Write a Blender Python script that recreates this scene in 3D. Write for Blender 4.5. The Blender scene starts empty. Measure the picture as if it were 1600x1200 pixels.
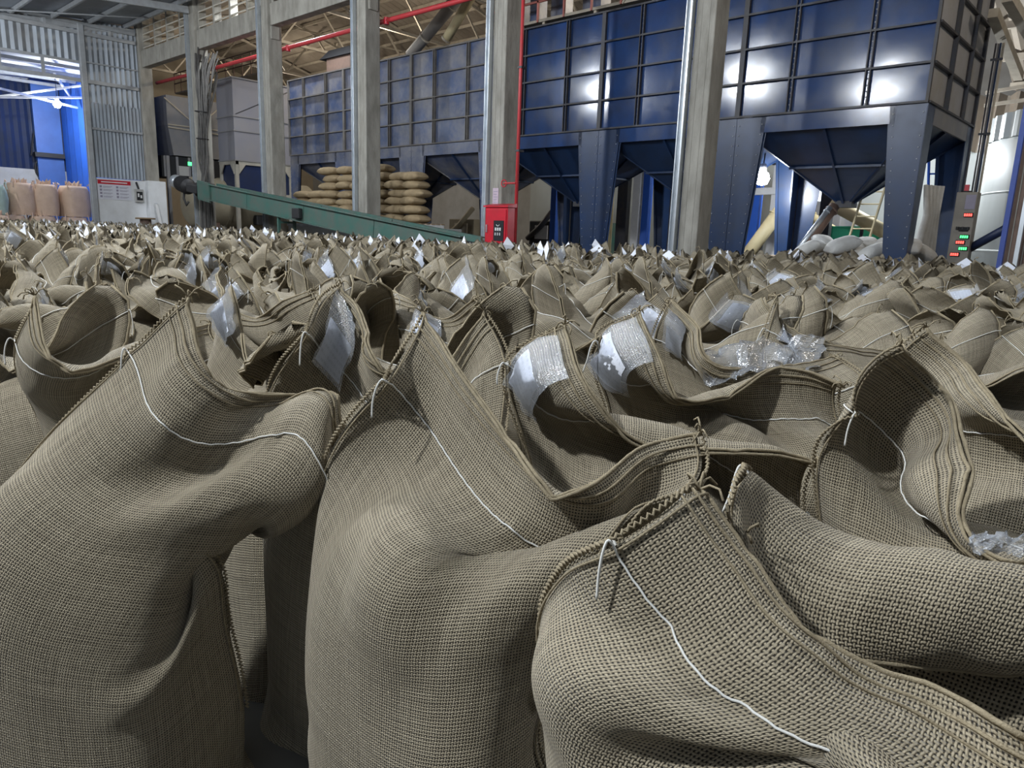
import bpy, bmesh, math, random
import numpy as np
from mathutils import Vector, Matrix, noise

# ------------------------------------------------------------------ camera
FPX = 1117.0
def _cr(x, y): return np.array([x-800.0, 600.0-y, -FPX])
def _n(v): return v/np.linalg.norm(v)
_D1 = _n(_cr(-425, 318)); _D2 = _cr(1867, 399); _D2 = _n(_D2-_D1*(_D2@_D1))
CAM_R = np.array([-_D1, _D2, np.cross(-_D1, _D2)])      # camera axes to the building's axes
CAM_P = np.array([0.0, 0.0, 1.5])
def ray(x, y): return CAM_R@_cr(x, y)
def on_x(x, y, v): r = ray(x, y); return CAM_P+r*(v-CAM_P[0])/r[0]
def on_y(x, y, v): r = ray(x, y); return CAM_P+r*(v-CAM_P[1])/r[1]
def on_z(x, y, v): r = ray(x, y); return CAM_P+r*(v-CAM_P[2])/r[2]
def proj(p):
    v = CAM_R.T@(np.asarray(p, float)-CAM_P)
    return 800+FPX*v[0]/-v[2], 600-FPX*v[1]/-v[2], -v[2]

scene = bpy.context.scene
col = scene.collection
cam_data = bpy.data.cameras.new('camera')
cam = bpy.data.objects.new('camera', cam_data); col.objects.link(cam)
cam_data.sensor_fit = 'HORIZONTAL'; cam_data.sensor_width = 36.0
cam_data.lens = FPX*36.0/1600.0
cam_data.clip_start = 0.05; cam_data.clip_end = 300
cam.matrix_world = Matrix.Translation(CAM_P) @ Matrix(CAM_R.tolist()).to_4x4()
scene.camera = cam

# ------------------------------------------------------------------ light
world = bpy.data.worlds.new('world'); scene.world = world
world.use_nodes = True
bg = world.node_tree.nodes['Background']
bg.inputs[0].default_value = (0.62, 0.72, 0.90, 1); bg.inputs[1].default_value = 0.14
vs = scene.view_settings
vs.view_transform = 'Standard'; vs.look = 'None'; vs.gamma = 1.0; vs.exposure = 0.08
vs.use_curve_mapping = False
scene.render.film_transparent = False
# high-bay lamps hung under the roofs, plus one added fill: (x, y, z, watts, radius, colour)
COOL = (0.90, 0.95, 1.0); WARM = (1.0, 0.89, 0.74)
LAMPS = [
    (-3.6, -3.4, 7.0, 2300, 0.16, COOL, 'high_bay'),
    (-10.0, 2.4, 7.6, 1700, 0.25, COOL, 'high_bay'),
    (-15.8, 2.0, 8.8, 2000, 0.25, COOL, 'high_bay'),
    (-23.0, 3.0, 8.8, 1900, 0.25, COOL, 'high_bay'),
    (-35.9, 3.0, 8.3, 1100, 0.25, COOL, 'high_bay'),
    (3.0, 6.0, 8.0, 550, 0.25, COOL, 'high_bay'),
    (-32.0, 23.0, 10.8, 1000, 0.3, WARM, 'high_bay'),
    (-46.9, 26.0, 11.0, 900, 0.3, WARM, 'high_bay'),
    (-12.0, 24.5, 11.0, 700, 0.3, WARM, 'high_bay'),
    (-28.0, 15.8, 10.9, 1500, 0.25, COOL, 'added_fill'),  # unseen fill lamp, added to brighten the silo, pile and drum
    (1.5, 16.0, 9.0, 450, 0.25, WARM, 'high_bay'),
]

# ------------------------------------------------------------------ helpers
def link(o, parent=None):
    col.objects.link(o)
    if parent is not None: o.parent = parent
    return o
def tag(o, label=None, cat=None, group=None, kind=None):
    if label: o['label'] = label
    if cat: o['category'] = cat
    if group: o['group'] = group
    if kind: o['kind'] = kind
    return o
def empty(name, loc=(0, 0, 0), rz=0.0, label=None, cat=None, group=None):
    o = bpy.data.objects.new(name, None); o.location = loc; o.rotation_euler = (0, 0, rz)
    o.empty_display_size = 0.1
    link(o); return tag(o, label, cat, group)
def copy_tree(o, parent=None):
    c = o.copy(); col.objects.link(c); c.parent = parent
    for ch in o.children: copy_tree(ch, c)
    return c

class MB:
    """collects shapes and links them as one mesh object"""
    def __init__(s): s.v = []; s.f = []; s.uv = None
    def add(s, vs, fs):
        o = len(s.v); s.v += [tuple(map(float, p)) for p in vs]; s.f += [tuple(i+o for i in f) for f in fs]; return s
    def hexa(s, p):                       # 8 corners: bottom 4 (ccw) then top 4
        return s.add(p, [(3, 2, 1, 0), (4, 5, 6, 7), (0, 1, 5, 4), (1, 2, 6, 5), (2, 3, 7, 6), (3, 0, 4, 7)])
    def box(s, x0, x1, y0, y1, z0, z1):
        return s.hexa([(x0, y0, z0), (x1, y0, z0), (x1, y1, z0), (x0, y1, z0), (x0, y0, z1), (x1, y0, z1), (x1, y1, z1), (x0, y1, z1)])
    def bar(s, a, b, w, h=None, up=(0, 0, 1)):       # a rectangular bar between two points
        h = w if h is None else h
        a = Vector(a); b = Vector(b); d = (b-a).normalized(); u = Vector(up)
        if abs(d.dot(u)) > 0.98: u = Vector((1, 0, 0))
        r = d.cross(u).normalized(); u = r.cross(d).normalized()
        c = [a-r*w/2-u*h/2, a+r*w/2-u*h/2, a+r*w/2+u*h/2, a-r*w/2+u*h/2]
        e = [p+(b-a) for p in c]
        return s.add(c+e, [(0, 1, 2, 3), (7, 6, 5, 4), (1, 0, 4, 5), (2, 1, 5, 6), (3, 2, 6, 7), (0, 3, 7, 4)])
    def plate(s, pts, t):                 # a polygon thickened along its normal (both ways)
        P = [Vector(p) for p in pts]; n = Vector((0, 0, 0))
        for i in range(len(P)): n += (P[i]-P[0]).cross(P[(i+1) % len(P)]-P[0])
        n.normalize(); k = len(P)
        return s.add([p+n*t/2 for p in P]+[p-n*t/2 for p in P],
                     [tuple(range(k)), tuple(range(2*k-1, k-1, -1))]+[(i, i+k, (i+1) % k+k, (i+1) % k) for i in range(k)])
    def tube(s, path, r, n=8, closed=False, caps=True):
        P = [Vector(p) for p in path]; m = len(P); rr = r if hasattr(r, '__len__') else [r]*m
        prev = None; rings = []
        for i in range(m):
            a = P[(i-1) % m] if (closed or i > 0) else P[i]; b = P[(i+1) % m] if (closed or i < m-1) else P[i]
            t = (b-a); t = t.normalized() if t.length > 1e-9 else Vector((0, 0, 1))
            if prev is None:
                u = Vector((0, 0, 1)) if abs(t.z) < 0.9 else Vector((1, 0, 0))
            else: u = prev
            u = (u-t*u.dot(t)); u = u.normalized() if u.length > 1e-6 else t.orthogonal().normalized()
            prev = u; w = t.cross(u)
            rings.append([P[i]+(u*math.cos(2*math.pi*k/n)+w*math.sin(2*math.pi*k/n))*rr[i] for k in range(n)])
        vs_ = [p for R_ in rings for p in R_]; fs = []
        for i in range(m if closed else m-1):
            j = (i+1) % m
            for k in range(n): fs.append((i*n+k, i*n+(k+1) % n, j*n+(k+1) % n, j*n+k))
        if caps and not closed: fs.append(tuple(range(n-1, -1, -1))); fs.append(tuple((m-1)*n+k for k in range(n)))
        return s.add(vs_, fs)
    def lathe(s, base, prof, n=24):       # prof: (radius, z) pairs round a vertical axis
        o = Vector(base); m = len(prof)
        vs_ = [o+Vector((r*math.cos(2*math.pi*k/n), r*math.sin(2*math.pi*k/n), z)) for r, z in prof for k in range(n)]
        fs = [(i*n+k, i*n+(k+1) % n, (i+1)*n+(k+1) % n, (i+1)*n+k) for i in range(m-1) for k in range(n)]
        fs.append(tuple(range(n-1, -1, -1))); fs.append(tuple((m-1)*n+k for k in range(n)))
        return s.add(vs_, fs)
    def mesh(s, name, mat, smooth=False):
        me = bpy.data.meshes.new(name); me.from_pydata(s.v, [], s.f); me.update()
        if mat: me.materials.append(mat)
        if smooth: me.polygons.foreach_set('use_smooth', [True]*len(me.polygons))
        return me
    def build(s, name, mat, parent=None, smooth=False, bevel=0, loc=None):
        o = bpy.data.objects.new(name, s.mesh(name, mat, smooth))
        if bevel:
            m = o.modifiers.new('bevel', 'BEVEL'); m.width = bevel; m.segments = 2; m.limit_method = 'ANGLE'
        if loc is not None: o.location = loc
        return link(o, parent)
def inst(name, me, parent=None, loc=(0, 0, 0), rot=(0, 0, 0), scale=(1, 1, 1)):
    o = bpy.data.objects.new(name, me); o.location = loc; o.rotation_euler = rot; o.scale = scale
    return link(o, parent)
def corrugated(P0, U, V, n, depth, nv=1, pitch_pts=4):
    """wavy sheet: P0 corner, U across the waves, V along them, n waves"""
    P0 = Vector(P0); U = Vector(U); V = Vector(V); N = U.cross(V).normalized(); m = n*pitch_pts; mb = MB(); vs_ = []
    for j in range(nv+1):
        for i in range(m+1): vs_.append(P0+U*i/m+V*j/nv+N*depth*math.sin(2*math.pi*i/pitch_pts))
    k = len(vs_); vs_ += [p-N*0.004 for p in vs_]
    fs = []
    for j in range(nv):
        for i in range(m):
            q = (j*(m+1)+i, j*(m+1)+i+1, (j+1)*(m+1)+i+1, (j+1)*(m+1)+i)
            fs.append(q); fs.append(tuple(x+k for x in q[::-1]))
    mb.add(vs_, fs); return mb

# ------------------------------------------------------------------ materials
def new_mat(name):
    m = bpy.data.materials.new(name); m.use_nodes = True
    nt = m.node_tree; b = nt.nodes['Principled BSDF']; return m, nt, b
def nd(nt, t, **kw):
    n = nt.nodes.new(t)
    for k, v in kw.items():
        if k.startswith('i_'):
            key = k[2:]; n.inputs[int(key) if key.isdigit() else key].default_value = v
        else: setattr(n, k, v)
    return n
def mth(nt, op, a, b=None, clamp=False):
    n = nt.nodes.new('ShaderNodeMath'); n.operation = op; n.use_clamp = clamp
    for i, x in enumerate((a, b)):
        if x is None: continue
        if isinstance(x, (int, float)): n.inputs[i].default_value = x
        else: nt.links.new(x, n.inputs[i])
    return n.outputs[0]
def mixc(nt, fac, a, b, blend='MIX'):
    n = nt.nodes.new('ShaderNodeMix'); n.data_type = 'RGBA'; n.blend_type = blend
    for s, x in ((0, fac), (6, a), (7, b)):
        if isinstance(x, (int, float)): n.inputs[s].default_value = x
        elif isinstance(x, tuple): n.inputs[s].default_value = (*x, 1) if len(x) == 3 else x
        else: nt.links.new(x, n.inputs[s])
    return n.outputs[2]
def ramp(nt, fac, stops):
    n = nt.nodes.new('ShaderNodeValToRGB'); cr = n.color_ramp
    while len(cr.elements) < len(stops): cr.elements.new(0.5)
    for e, (p, c) in zip(cr.elements, stops): e.position = p; e.color = (*c, 1) if len(c) == 3 else c
    nt.links.new(fac, n.inputs[0]); return n.outputs[0]
def noise_tex(nt, vec, scale, detail=3, rough=0.55):
    n = nt.nodes.new('ShaderNodeTexNoise'); n.inputs['Scale'].default_value = scale
    n.inputs['Detail'].default_value = detail; n.inputs['Roughness'].default_value = rough
    if vec is not None: nt.links.new(vec, n.inputs['Vector'])
    return n.outputs[0]
def scaled(nt, vec, s):
    n = nt.nodes.new('ShaderNodeMapping'); n.inputs['Scale'].default_value = s
    nt.links.new(vec, n.inputs['Vector']); return n.outputs[0]
def world_pos(nt): return nt.nodes.new('ShaderNodeNewGeometry').outputs['Position']
def obj_pos(nt): return nt.nodes.new('ShaderNodeTexCoord').outputs['Object']
def worn(name, base, alt, rough=0.6, metal=0.0, scale=2.0, streak=(1, 1, 1), bump=0.0, amount=0.6, spec=0.5, dust=None, dust_amt=0.0, bscale=None):
    """painted or bare surface with blotches of a second colour, optional dust on top-facing sides"""
    m, nt, b = new_mat(name); p = scaled(nt, world_pos(nt), streak)
    n1 = noise_tex(nt, p, scale, 5, 0.6)
    f = mth(nt, 'MULTIPLY', ramp(nt, n1, [(0.35, (0, 0, 0)), (0.68, (1, 1, 1))]), amount)
    c = mixc(nt, f, base, alt)
    if dust:
        n2 = noise_tex(nt, world_pos(nt), 1.1, 4, 0.65)
        c = mixc(nt, mth(nt, 'MULTIPLY', ramp(nt, n2, [(0.38, (0, 0, 0)), (0.7, (1, 1, 1))]), dust_amt), c, dust)
    nt.links.new(c, b.inputs['Base Color'])
    b.inputs['Metallic'].default_value = metal; b.inputs['Specular IOR Level'].default_value = spec
    r = mth(nt, 'ADD', mth(nt, 'MULTIPLY', n1, 0.25), rough-0.12, True); nt.links.new(r, b.inputs['Roughness'])
    if bump:
        bn = nd(nt, 'ShaderNodeBump'); bn.inputs['Strength'].default_value = bump; bn.inputs['Distance'].default_value = 0.02
        nt.links.new(noise_tex(nt, p, bscale or scale*6, 5, 0.6), bn.inputs['Height']); nt.links.new(bn.outputs[0], b.inputs['Normal'])
    return m
def plain(name, c, rough=0.6, metal=0.0, spec=0.5):
    m, nt, b = new_mat(name); p = world_pos(nt)
    c2 = tuple(x*0.8 for x in c)
    nt.links.new(mixc(nt, noise_tex(nt, p, 6, 3), c, c2), b.inputs['Base Color'])
    b.inputs['Roughness'].default_value = rough; b.inputs['Metallic'].default_value = metal; b.inputs['Specular IOR Level'].default_value = spec
    return m
def glow(name, c, e):
    m, nt, b = new_mat(name); b.inputs['Base Color'].default_value = (*c, 1)
    b.inputs['Emission Color'].default_value = (*c, 1); b.inputs['Emission Strength'].default_value = e; return m

def jute_mat(name, pu=0.0060, pv=0.0070, bump=0.9, light=(0.455, 0.39, 0.275), mid=(0.275, 0.23, 0.155), hole_shade=(0.022, 0.017, 0.010)):
    m, nt, b = new_mat(name)
    uv = nt.nodes.new('ShaderNodeTexCoord').outputs['UV']
    # yarns wander a little
    wob = nt.nodes.new('ShaderNodeTexNoise'); wob.inputs['Scale'].default_value = 26; wob.inputs['Detail'].default_value = 3
    nt.links.new(uv, wob.inputs['Vector'])
    vm = nt.nodes.new('ShaderNodeVectorMath'); vm.operation = 'MULTIPLY_ADD'
    nt.links.new(wob.outputs['Color'], vm.inputs[0]); vm.inputs[1].default_value = (0.0045, 0.0045, 0); nt.links.new(uv, vm.inputs[2])
    sp = nt.nodes.new('ShaderNodeSeparateXYZ'); nt.links.new(vm.outputs[0], sp.inputs[0])
    A = mth(nt, 'SINE', mth(nt, 'MULTIPLY', sp.outputs[0], math.pi/pu))
    B = mth(nt, 'SINE', mth(nt, 'MULTIPLY', sp.outputs[1], math.pi/pv))
    aA = mth(nt, 'ABSOLUTE', A); aB = mth(nt, 'ABSOLUTE', B)
    sg = mth(nt, 'MAXIMUM', mth(nt, 'MINIMUM', mth(nt, 'MULTIPLY', mth(nt, 'MULTIPLY', A, B), 2.5), 1.0), -1.0)
    # yarn thickness varies from yarn to yarn
    tu = noise_tex(nt, scaled(nt, uv, (1/pu*0.9, 6, 1)), 1.0, 2)
    tv = noise_tex(nt, scaled(nt, uv, (6, 1/pv*0.9, 1)), 1.0, 2)
    hA = mth(nt, 'MULTIPLY', mth(nt, 'MULTIPLY', aA, mth(nt, 'ADD', mth(nt, 'MULTIPLY', sg, 0.26), 0.62)), mth(nt, 'ADD', tu, 0.55))
    hB = mth(nt, 'MULTIPLY', mth(nt, 'MULTIPLY', aB, mth(nt, 'ADD', mth(nt, 'MULTIPLY', sg, -0.26), 0.70)), mth(nt, 'ADD', tv, 0.55))
    h = mth(nt, 'MAXIMUM', hA, hB)
    yarn = mixc(nt, ramp(nt, mth(nt, 'MULTIPLY', mth(nt, 'ADD', tu, tv), 0.5), [(0.36, (0, 0, 0)), (0.64, (1, 1, 1))]), mid, light)
    blotch = noise_tex(nt, uv, 5.5, 4, 0.6)
    yarn = mixc(nt, mth(nt, 'MULTIPLY', blotch, 0.45), yarn, mid)
    info = nt.nodes.new('ShaderNodeObjectInfo')
    yarn = mixc(nt, mth(nt, 'MULTIPLY', info.outputs['Random'], 0.22), yarn, (0.40, 0.345, 0.25))
    # shade put into the colour: gaps between yarns dark, low yarn parts toned down
    cov = mth(nt, 'MAXIMUM', mth(nt, 'MULTIPLY', aA, mth(nt, 'ADD', tu, 0.5)), mth(nt, 'MULTIPLY', aB, mth(nt, 'ADD', tv, 0.5)))
    yarn = mixc(nt, mth(nt, 'MULTIPLY', mth(nt, 'SUBTRACT', 0.75, h, True), 0.9), yarn, mid)
    c = mixc(nt, ramp(nt, cov, [(0.55, (0, 0, 0)), (0.80, (1, 1, 1))]), hole_shade, yarn)
    nt.links.new(c, b.inputs['Base Color'])
    b.inputs['Roughness'].default_value = 0.82; b.inputs['Specular IOR Level'].default_value = 0.18
    b.inputs['Sheen Weight'].default_value = 0.12; b.inputs['Sheen Roughness'].default_value = 0.6
    bn = nd(nt, 'ShaderNodeBump'); bn.inputs['Strength'].default_value = bump; bn.inputs['Distance'].default_value = 0.0034
    nt.links.new(h, bn.inputs['Height']); nt.links.new(bn.outputs[0], b.inputs['Normal'])
    return m
def plastic_mat():
    m, nt, b = new_mat('clear_plastic'); nt.nodes.remove(b)
    tr = nd(nt, 'ShaderNodeBsdfTransparent'); tr.inputs[0].default_value = (0.93, 0.94, 0.95, 1)
    gl = nd(nt, 'ShaderNodeBsdfGlossy'); gl.inputs['Roughness'].default_value = 0.14; gl.inputs[0].default_value = (0.95, 0.97, 1, 1)
    df = nd(nt, 'ShaderNodeBsdfDiffuse'); df.inputs[0].default_value = (0.62, 0.65, 0.70, 1)
    lw = nd(nt, 'ShaderNodeLayerWeight'); lw.inputs['Blend'].default_value = 0.35
    bn = nd(nt, 'ShaderNodeBump'); bn.inputs['Strength'].default_value = 0.7; bn.inputs['Distance'].default_value = 0.01
    nt.links.new(noise_tex(nt, nt.nodes.new('ShaderNodeTexCoord').outputs['UV'], 28, 3), bn.inputs['Height'])
    nt.links.new(bn.outputs[0], gl.inputs['Normal'])
    m1 = nd(nt, 'ShaderNodeMixShader'); m1.inputs[0].default_value = 0.22
    nt.links.new(tr.outputs[0], m1.inputs[1]); nt.links.new(df.outputs[0], m1.inputs[2])
    m2 = nd(nt, 'ShaderNodeMixShader')
    nt.links.new(mth(nt, 'ADD', mth(nt, 'MULTIPLY', lw.outputs['Fresnel'], 0.9), 0.08, True), m2.inputs[0])
    nt.links.new(m1.outputs[0], m2.inputs[1]); nt.links.new(gl.outputs[0], m2.inputs[2])
    nt.links.new(m2.outputs[0], nt.nodes['Material Output'].inputs[0]); return m
def paper_mat():
    m, nt, b = new_mat('label_paper'); uv = nt.nodes.new('ShaderNodeTexCoord').outputs['UV']
    sp = nt.nodes.new('ShaderNodeSeparateXYZ'); nt.links.new(uv, sp.inputs[0])
    line = mth(nt, 'GREATER_THAN', mth(nt, 'SINE', mth(nt, 'MULTIPLY', sp.outputs[1], 2*math.pi*11)), 0.25)
    word = mth(nt, 'GREATER_THAN', noise_tex(nt, scaled(nt, uv, (34, 11, 1)), 1.0, 1), 0.5)
    ins = mth(nt, 'MULTIPLY', mth(nt, 'LESS_THAN', mth(nt, 'ABSOLUTE', mth(nt, 'SUBTRACT', sp.outputs[0], 0.5)), 0.38),
              mth(nt, 'LESS_THAN', mth(nt, 'ABSOLUTE', mth(nt, 'SUBTRACT', sp.outputs[1], 0.5)), 0.4))
    f = mth(nt, 'MULTIPLY', mth(nt, 'MULTIPLY', mth(nt, 'MULTIPLY', line, word), ins), 0.30)
    nt.links.new(mixc(nt, f, (0.82, 0.85, 0.93), (0.30, 0.32, 0.38)), b.inputs['Base Color'])
    b.inputs['Roughness'].default_value = 0.7; return m

M = {}
M['jute'] = jute_mat('jute_weave')
M['jute_yarn'] = worn('jute_yarn', (0.36, 0.30, 0.20), (0.22, 0.18, 0.115), 0.85, scale=60, bump=0.5, spec=0.15)
M['thread'] = plain('white_thread', (0.78, 0.77, 0.72), 0.7)
M['plastic'] = plastic_mat(); M['paper'] = paper_mat()
M['concrete'] = worn('concrete', (0.36, 0.345, 0.305), (0.20, 0.19, 0.165), 0.85, scale=2.2, streak=(1.6, 1.6, 0.5), bump=0.5, amount=0.85, spec=0.25, bscale=18)
M['galv'] = worn('galvanised_steel', (0.62, 0.66, 0.70), (0.42, 0.45, 0.48), 0.38, 0.75, 3.0)
M['galv_sheet'] = worn('corrugated_grey_sheet', (0.33, 0.37, 0.42), (0.19, 0.19, 0.19), 0.5, 0.35, 1.2, streak=(1, 1, 0.35), amount=0.7)
M['roof_sheet'] = worn('roof_sheet', (0.40, 0.44, 0.50), (0.26, 0.28, 0.31), 0.5, 0.3, 1.0)
M['roof_tan'] = worn('dusty_roof_sheet', (0.36, 0.31, 0.25), (0.20, 0.165, 0.13), 0.8, 0.0, 0.6, amount=0.8)
M['steel_frame'] = worn('grey_painted_steel', (0.36, 0.38, 0.40), (0.25, 0.25, 0.25), 0.5, 0.2, 3)
M['end_panel'] = worn('dusty_grey_end_panel', (0.36, 0.36, 0.38), (0.30, 0.275, 0.23), 0.5, 0.1, 1.0, amount=0.8)
M['bolt'] = plain('dull_bolt', (0.30, 0.32, 0.36), 0.5, 0.3)
M['truss'] = worn('dusty_truss_steel', (0.46, 0.41, 0.33), (0.29, 0.25, 0.20), 0.7, 0.1, 3)
M['blue'] = worn('blue_enamel', (0.016, 0.050, 0.165), (0.014, 0.028, 0.075), 0.165, 0.0, 1.3, amount=0.75, dust=(0.08, 0.085, 0.10), dust_amt=0.14, spec=0.55)
M['blue_dusty'] = worn('blue_enamel_dusty', (0.045, 0.075, 0.17), (0.03, 0.04, 0.08), 0.40, 0.0, 1.3, amount=0.6, dust=(0.23, 0.215, 0.20), dust_amt=0.75)
M['blue_leg'] = worn('blue_leg_enamel', (0.014, 0.036, 0.100), (0.014, 0.024, 0.05), 0.35, 0.0, 1.6, amount=0.7, spec=0.5)
M['rail'] = worn('dark_rail', (0.022, 0.026, 0.040), (0.06, 0.052, 0.045), 0.5, 0.0, 3, amount=0.8)
M['grey_panel'] = worn('grey_panel', (0.22, 0.22, 0.235), (0.15, 0.16, 0.19), 0.6, 0.1, 1.2, dust=(0.30, 0.27, 0.22), dust_amt=0.4)
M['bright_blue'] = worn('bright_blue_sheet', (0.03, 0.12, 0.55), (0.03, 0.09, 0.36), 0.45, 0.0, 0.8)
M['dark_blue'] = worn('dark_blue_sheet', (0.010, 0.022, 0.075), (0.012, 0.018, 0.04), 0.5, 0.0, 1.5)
M['white_wall'] = worn('white_painted_wall', (0.74, 0.76, 0.78), (0.55, 0.55, 0.54), 0.7, scale=1.4)
M['grey_wall'] = worn('grey_rendered_wall', (0.42, 0.42, 0.41), (0.30, 0.29, 0.27), 0.85, scale=1.2)
M['pale_tank'] = worn('pale_grey_paint', (0.50, 0.54, 0.53), (0.36, 0.38, 0.37), 0.5, scale=0.8, streak=(1, 1, 0.3))
M['red'] = worn('red_paint', (0.55, 0.012, 0.03), (0.38, 0.012, 0.02), 0.4, scale=3)
M['red_pipe'] = worn('red_pipe_paint', (0.52, 0.035, 0.045), (0.33, 0.05, 0.045), 0.5, scale=4)
M['pink'] = worn('red_oxide_rail', (0.50, 0.16, 0.13), (0.36, 0.13, 0.11), 0.6, scale=3)
M['green'] = worn('green_paint', (0.040, 0.125, 0.100), (0.11, 0.115, 0.10), 0.55, scale=2.2, amount=0.8)
M['mint'] = worn('mint_green_paint', (0.05, 0.55, 0.32), (0.05, 0.42, 0.25), 0.5, scale=2)
M['cream'] = worn('cream_pipe', (0.55, 0.47, 0.28), (0.42, 0.35, 0.21), 0.55, scale=3)
M['tan'] = worn('tan_drum', (0.27, 0.235, 0.165), (0.18, 0.155, 0.11), 0.7, scale=1.6)
M['black'] = plain('black_rubber', (0.018, 0.018, 0.02), 0.6)
M['dark'] = plain('dark_opening', (0.012, 0.013, 0.016), 0.8)
M['brown'] = worn('rusty_brown', (0.15, 0.095, 0.07), (0.09, 0.06, 0.05), 0.7, scale=5)
M['peach'] = worn('peach_woven_plastic', (0.56, 0.40, 0.29), (0.44, 0.31, 0.22), 0.75, scale=3, bump=0.5)
M['palegreen'] = worn('pale_green_woven_plastic', (0.36, 0.46, 0.40), (0.28, 0.36, 0.31), 0.75, scale=3, bump=0.5)
M['pile_jute'] = worn('jute_cloth', (0.36, 0.275, 0.165), (0.25, 0.185, 0.11), 0.9, scale=7, bump=0.5, spec=0.15)
M['white_bag'] = worn('white_woven_plastic', (0.62, 0.62, 0.60), (0.46, 0.45, 0.42), 0.7, scale=4, bump=0.5)
M['wood'] = worn('pallet_wood', (0.30, 0.21, 0.12), (0.18, 0.13, 0.08), 0.85, scale=4)
M['floor'] = worn('concrete_floor', (0.12, 0.115, 0.10), (0.08, 0.075, 0.068), 0.8, scale=1.0, bump=0.2)
M['poster'] = plain('poster_paper', (0.72, 0.73, 0.80), 0.6); M['ink'] = plain('grey_ink', (0.30, 0.28, 0.36), 0.7); M['white'] = plain('white_enamel', (0.78, 0.78, 0.78), 0.5)
M['lamp_glow'] = glow('lamp_lens', (0.95, 0.97, 1.0), 60); M['lamp_glow_warm'] = glow('lamp_lens_warm', (1.0, 0.9, 0.75), 40)
M['led_red'] = glow('red_digits', (1.0, 0.08, 0.06), 3.0); M['led_green'] = glow('green_digits', (0.08, 1.0, 0.25), 2.2)
M['daylight'] = M['white']

# ------------------------------------------------------------------ the setting
def struct(name, mb, mat, label=None, **k):
    o = mb.build(name, mat, **k); o['kind'] = 'structure'
    if label: o['label'] = label
    return o
R = random.Random(5)
struct('floor', MB().box(-72, 14, -14, 40, -0.12, 0), M['floor'], 'grey concrete floor under the sacks')
COLX = [-2.1, -8.09, -13.99, -20.07, -26.05, -32.12, -38.11]
YF = 14.2                                            # front face of the column row
# roof over the sack hall, corrugated, on purlins and rafters
def hall_z(y): return 10.35+(y-14.1)*0.08
roof = struct('ceiling', corrugated((-38.3, 14.15, hall_z(14.15)), (48, 0, 0), (0, -26, -26*0.08), 200, 0.028, 1, 4), M['roof_sheet'], 'grey corrugated roof sheeting over the sack hall')
for i in range(14):
    y = 13.7-i*1.5
    MB().box(-38.2, 8, y-0.04, y+0.04, hall_z(y)-0.22, hall_z(y)-0.05).build('purlin', M['steel_frame'], roof)
for x in COLX + [3.9]:
    MB().bar((x, 14.1, hall_z(14.1)-0.34), (x, -11, hall_z(-11)-0.34), 0.12, 0.26).build('rafter', M['steel_frame'], roof)
for i, x in enumerate((-35.2, -29.0, -23.0)):
    MB().bar((x, 13.5, hall_z(13.5)-0.24), (x-2.6, 8.0, hall_z(8)-0.24), 0.05, 0.05).build('roof_brace', M['steel_frame'], roof)
# roof over the bins
ridge = [(15.0, 11.8), (26.0, 14.6), (37.5, 11.6)]
back_roof = struct('ceiling_main', corrugated((-60, 15.0, 11.8), (72, 0, 0), (0, 11, 2.8), 150, 0.05, 1, 4), M['roof_tan'], 'dusty tan corrugated roof above the blue bins')
corrugated((-60, 26.0, 14.6), (72, 0, 0), (0, 11.5, -3.0), 150, 0.05, 1, 4).build('roof_slope', M['roof_tan'], back_roof)
for k in range(8):                                   # purlins under the far slope
    y = 27.2+k*1.25; z = 14.6-(y-26)*3.0/11.5
    MB().box(-60, 10, y-0.05, y+0.05, z-0.24, z-0.08).build('purlin', M['truss'], back_roof)
def truss(x):
    t = empty('roof_truss', (x, 26, 0))
    def L(p): return (0, p[0]-26, p[1])
    MB().bar(L((15, 11.2)), L((37, 11.0)), 0.14, 0.14).build('bottom_chord', M['truss'], t)
    MB().bar(L((15, 11.6)), L((26, 14.35)), 0.14, 0.14).build('top_chord', M['truss'], t)
    MB().bar(L((26, 14.35)), L((37, 11.4)), 0.14, 0.14).build('top_chord', M['truss'], t)
    ys = [15+i*2.2 for i in range(11)]
    for i in range(10):
        zt = lambda y: 11.6+(y-15)*0.25 if y < 26 else 14.35-(y-26)*0.268
        a = (ys[i], 11.1 if i % 2 else zt(ys[i])); b = (ys[i+1], zt(ys[i+1]) if i % 2 else 11.1)
        MB().bar(L(a), L(b), 0.09, 0.09).build('web_bar', M['truss'], t)
    return t
TR_LAB = ['tan roof truss highest at the left, behind the grey hopper', 'tan roof truss above the grey box silo', 'tan roof truss over the leftmost blue bins',
          'tan roof truss over the pile of full sacks', 'tan roof truss behind the diagonal ducts', 'tan roof truss behind the red railing', 'tan roof truss over the rightmost blue bin']
for x, lb in zip((-52, -45, -38, -31, -24, -17, -6), TR_LAB): tag(truss(x), lb, 'truss', 'trusses under the dusty roof')
for (x0, y0, x1, y1) in ((-45, 27, -38, 33), (-38, 27, -45, 33), (-31, 27, -24, 33), (-24, 27, -31, 33)):
    za = lambda y: 14.3-(y-26)*0.262-0.15
    MB().bar((x0, y0, za(y0)), (x1, y1, za(y1)), 0.09, 0.09).build('roof_brace', M['truss'], back_roof)
struct('wall_back', MB().box(-62, 12, 37, 37.3, 0, 12), M['grey_wall'], 'far grey wall behind the bins')
struct('wall_gable', MB().box(-60.3, -60, 14.5, 37.3, 0, 15), worn('cream_gable', (0.44, 0.375, 0.28), (0.32, 0.265, 0.19), 0.8, scale=0.7), 'cream end wall lit by warm lamps')
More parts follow.
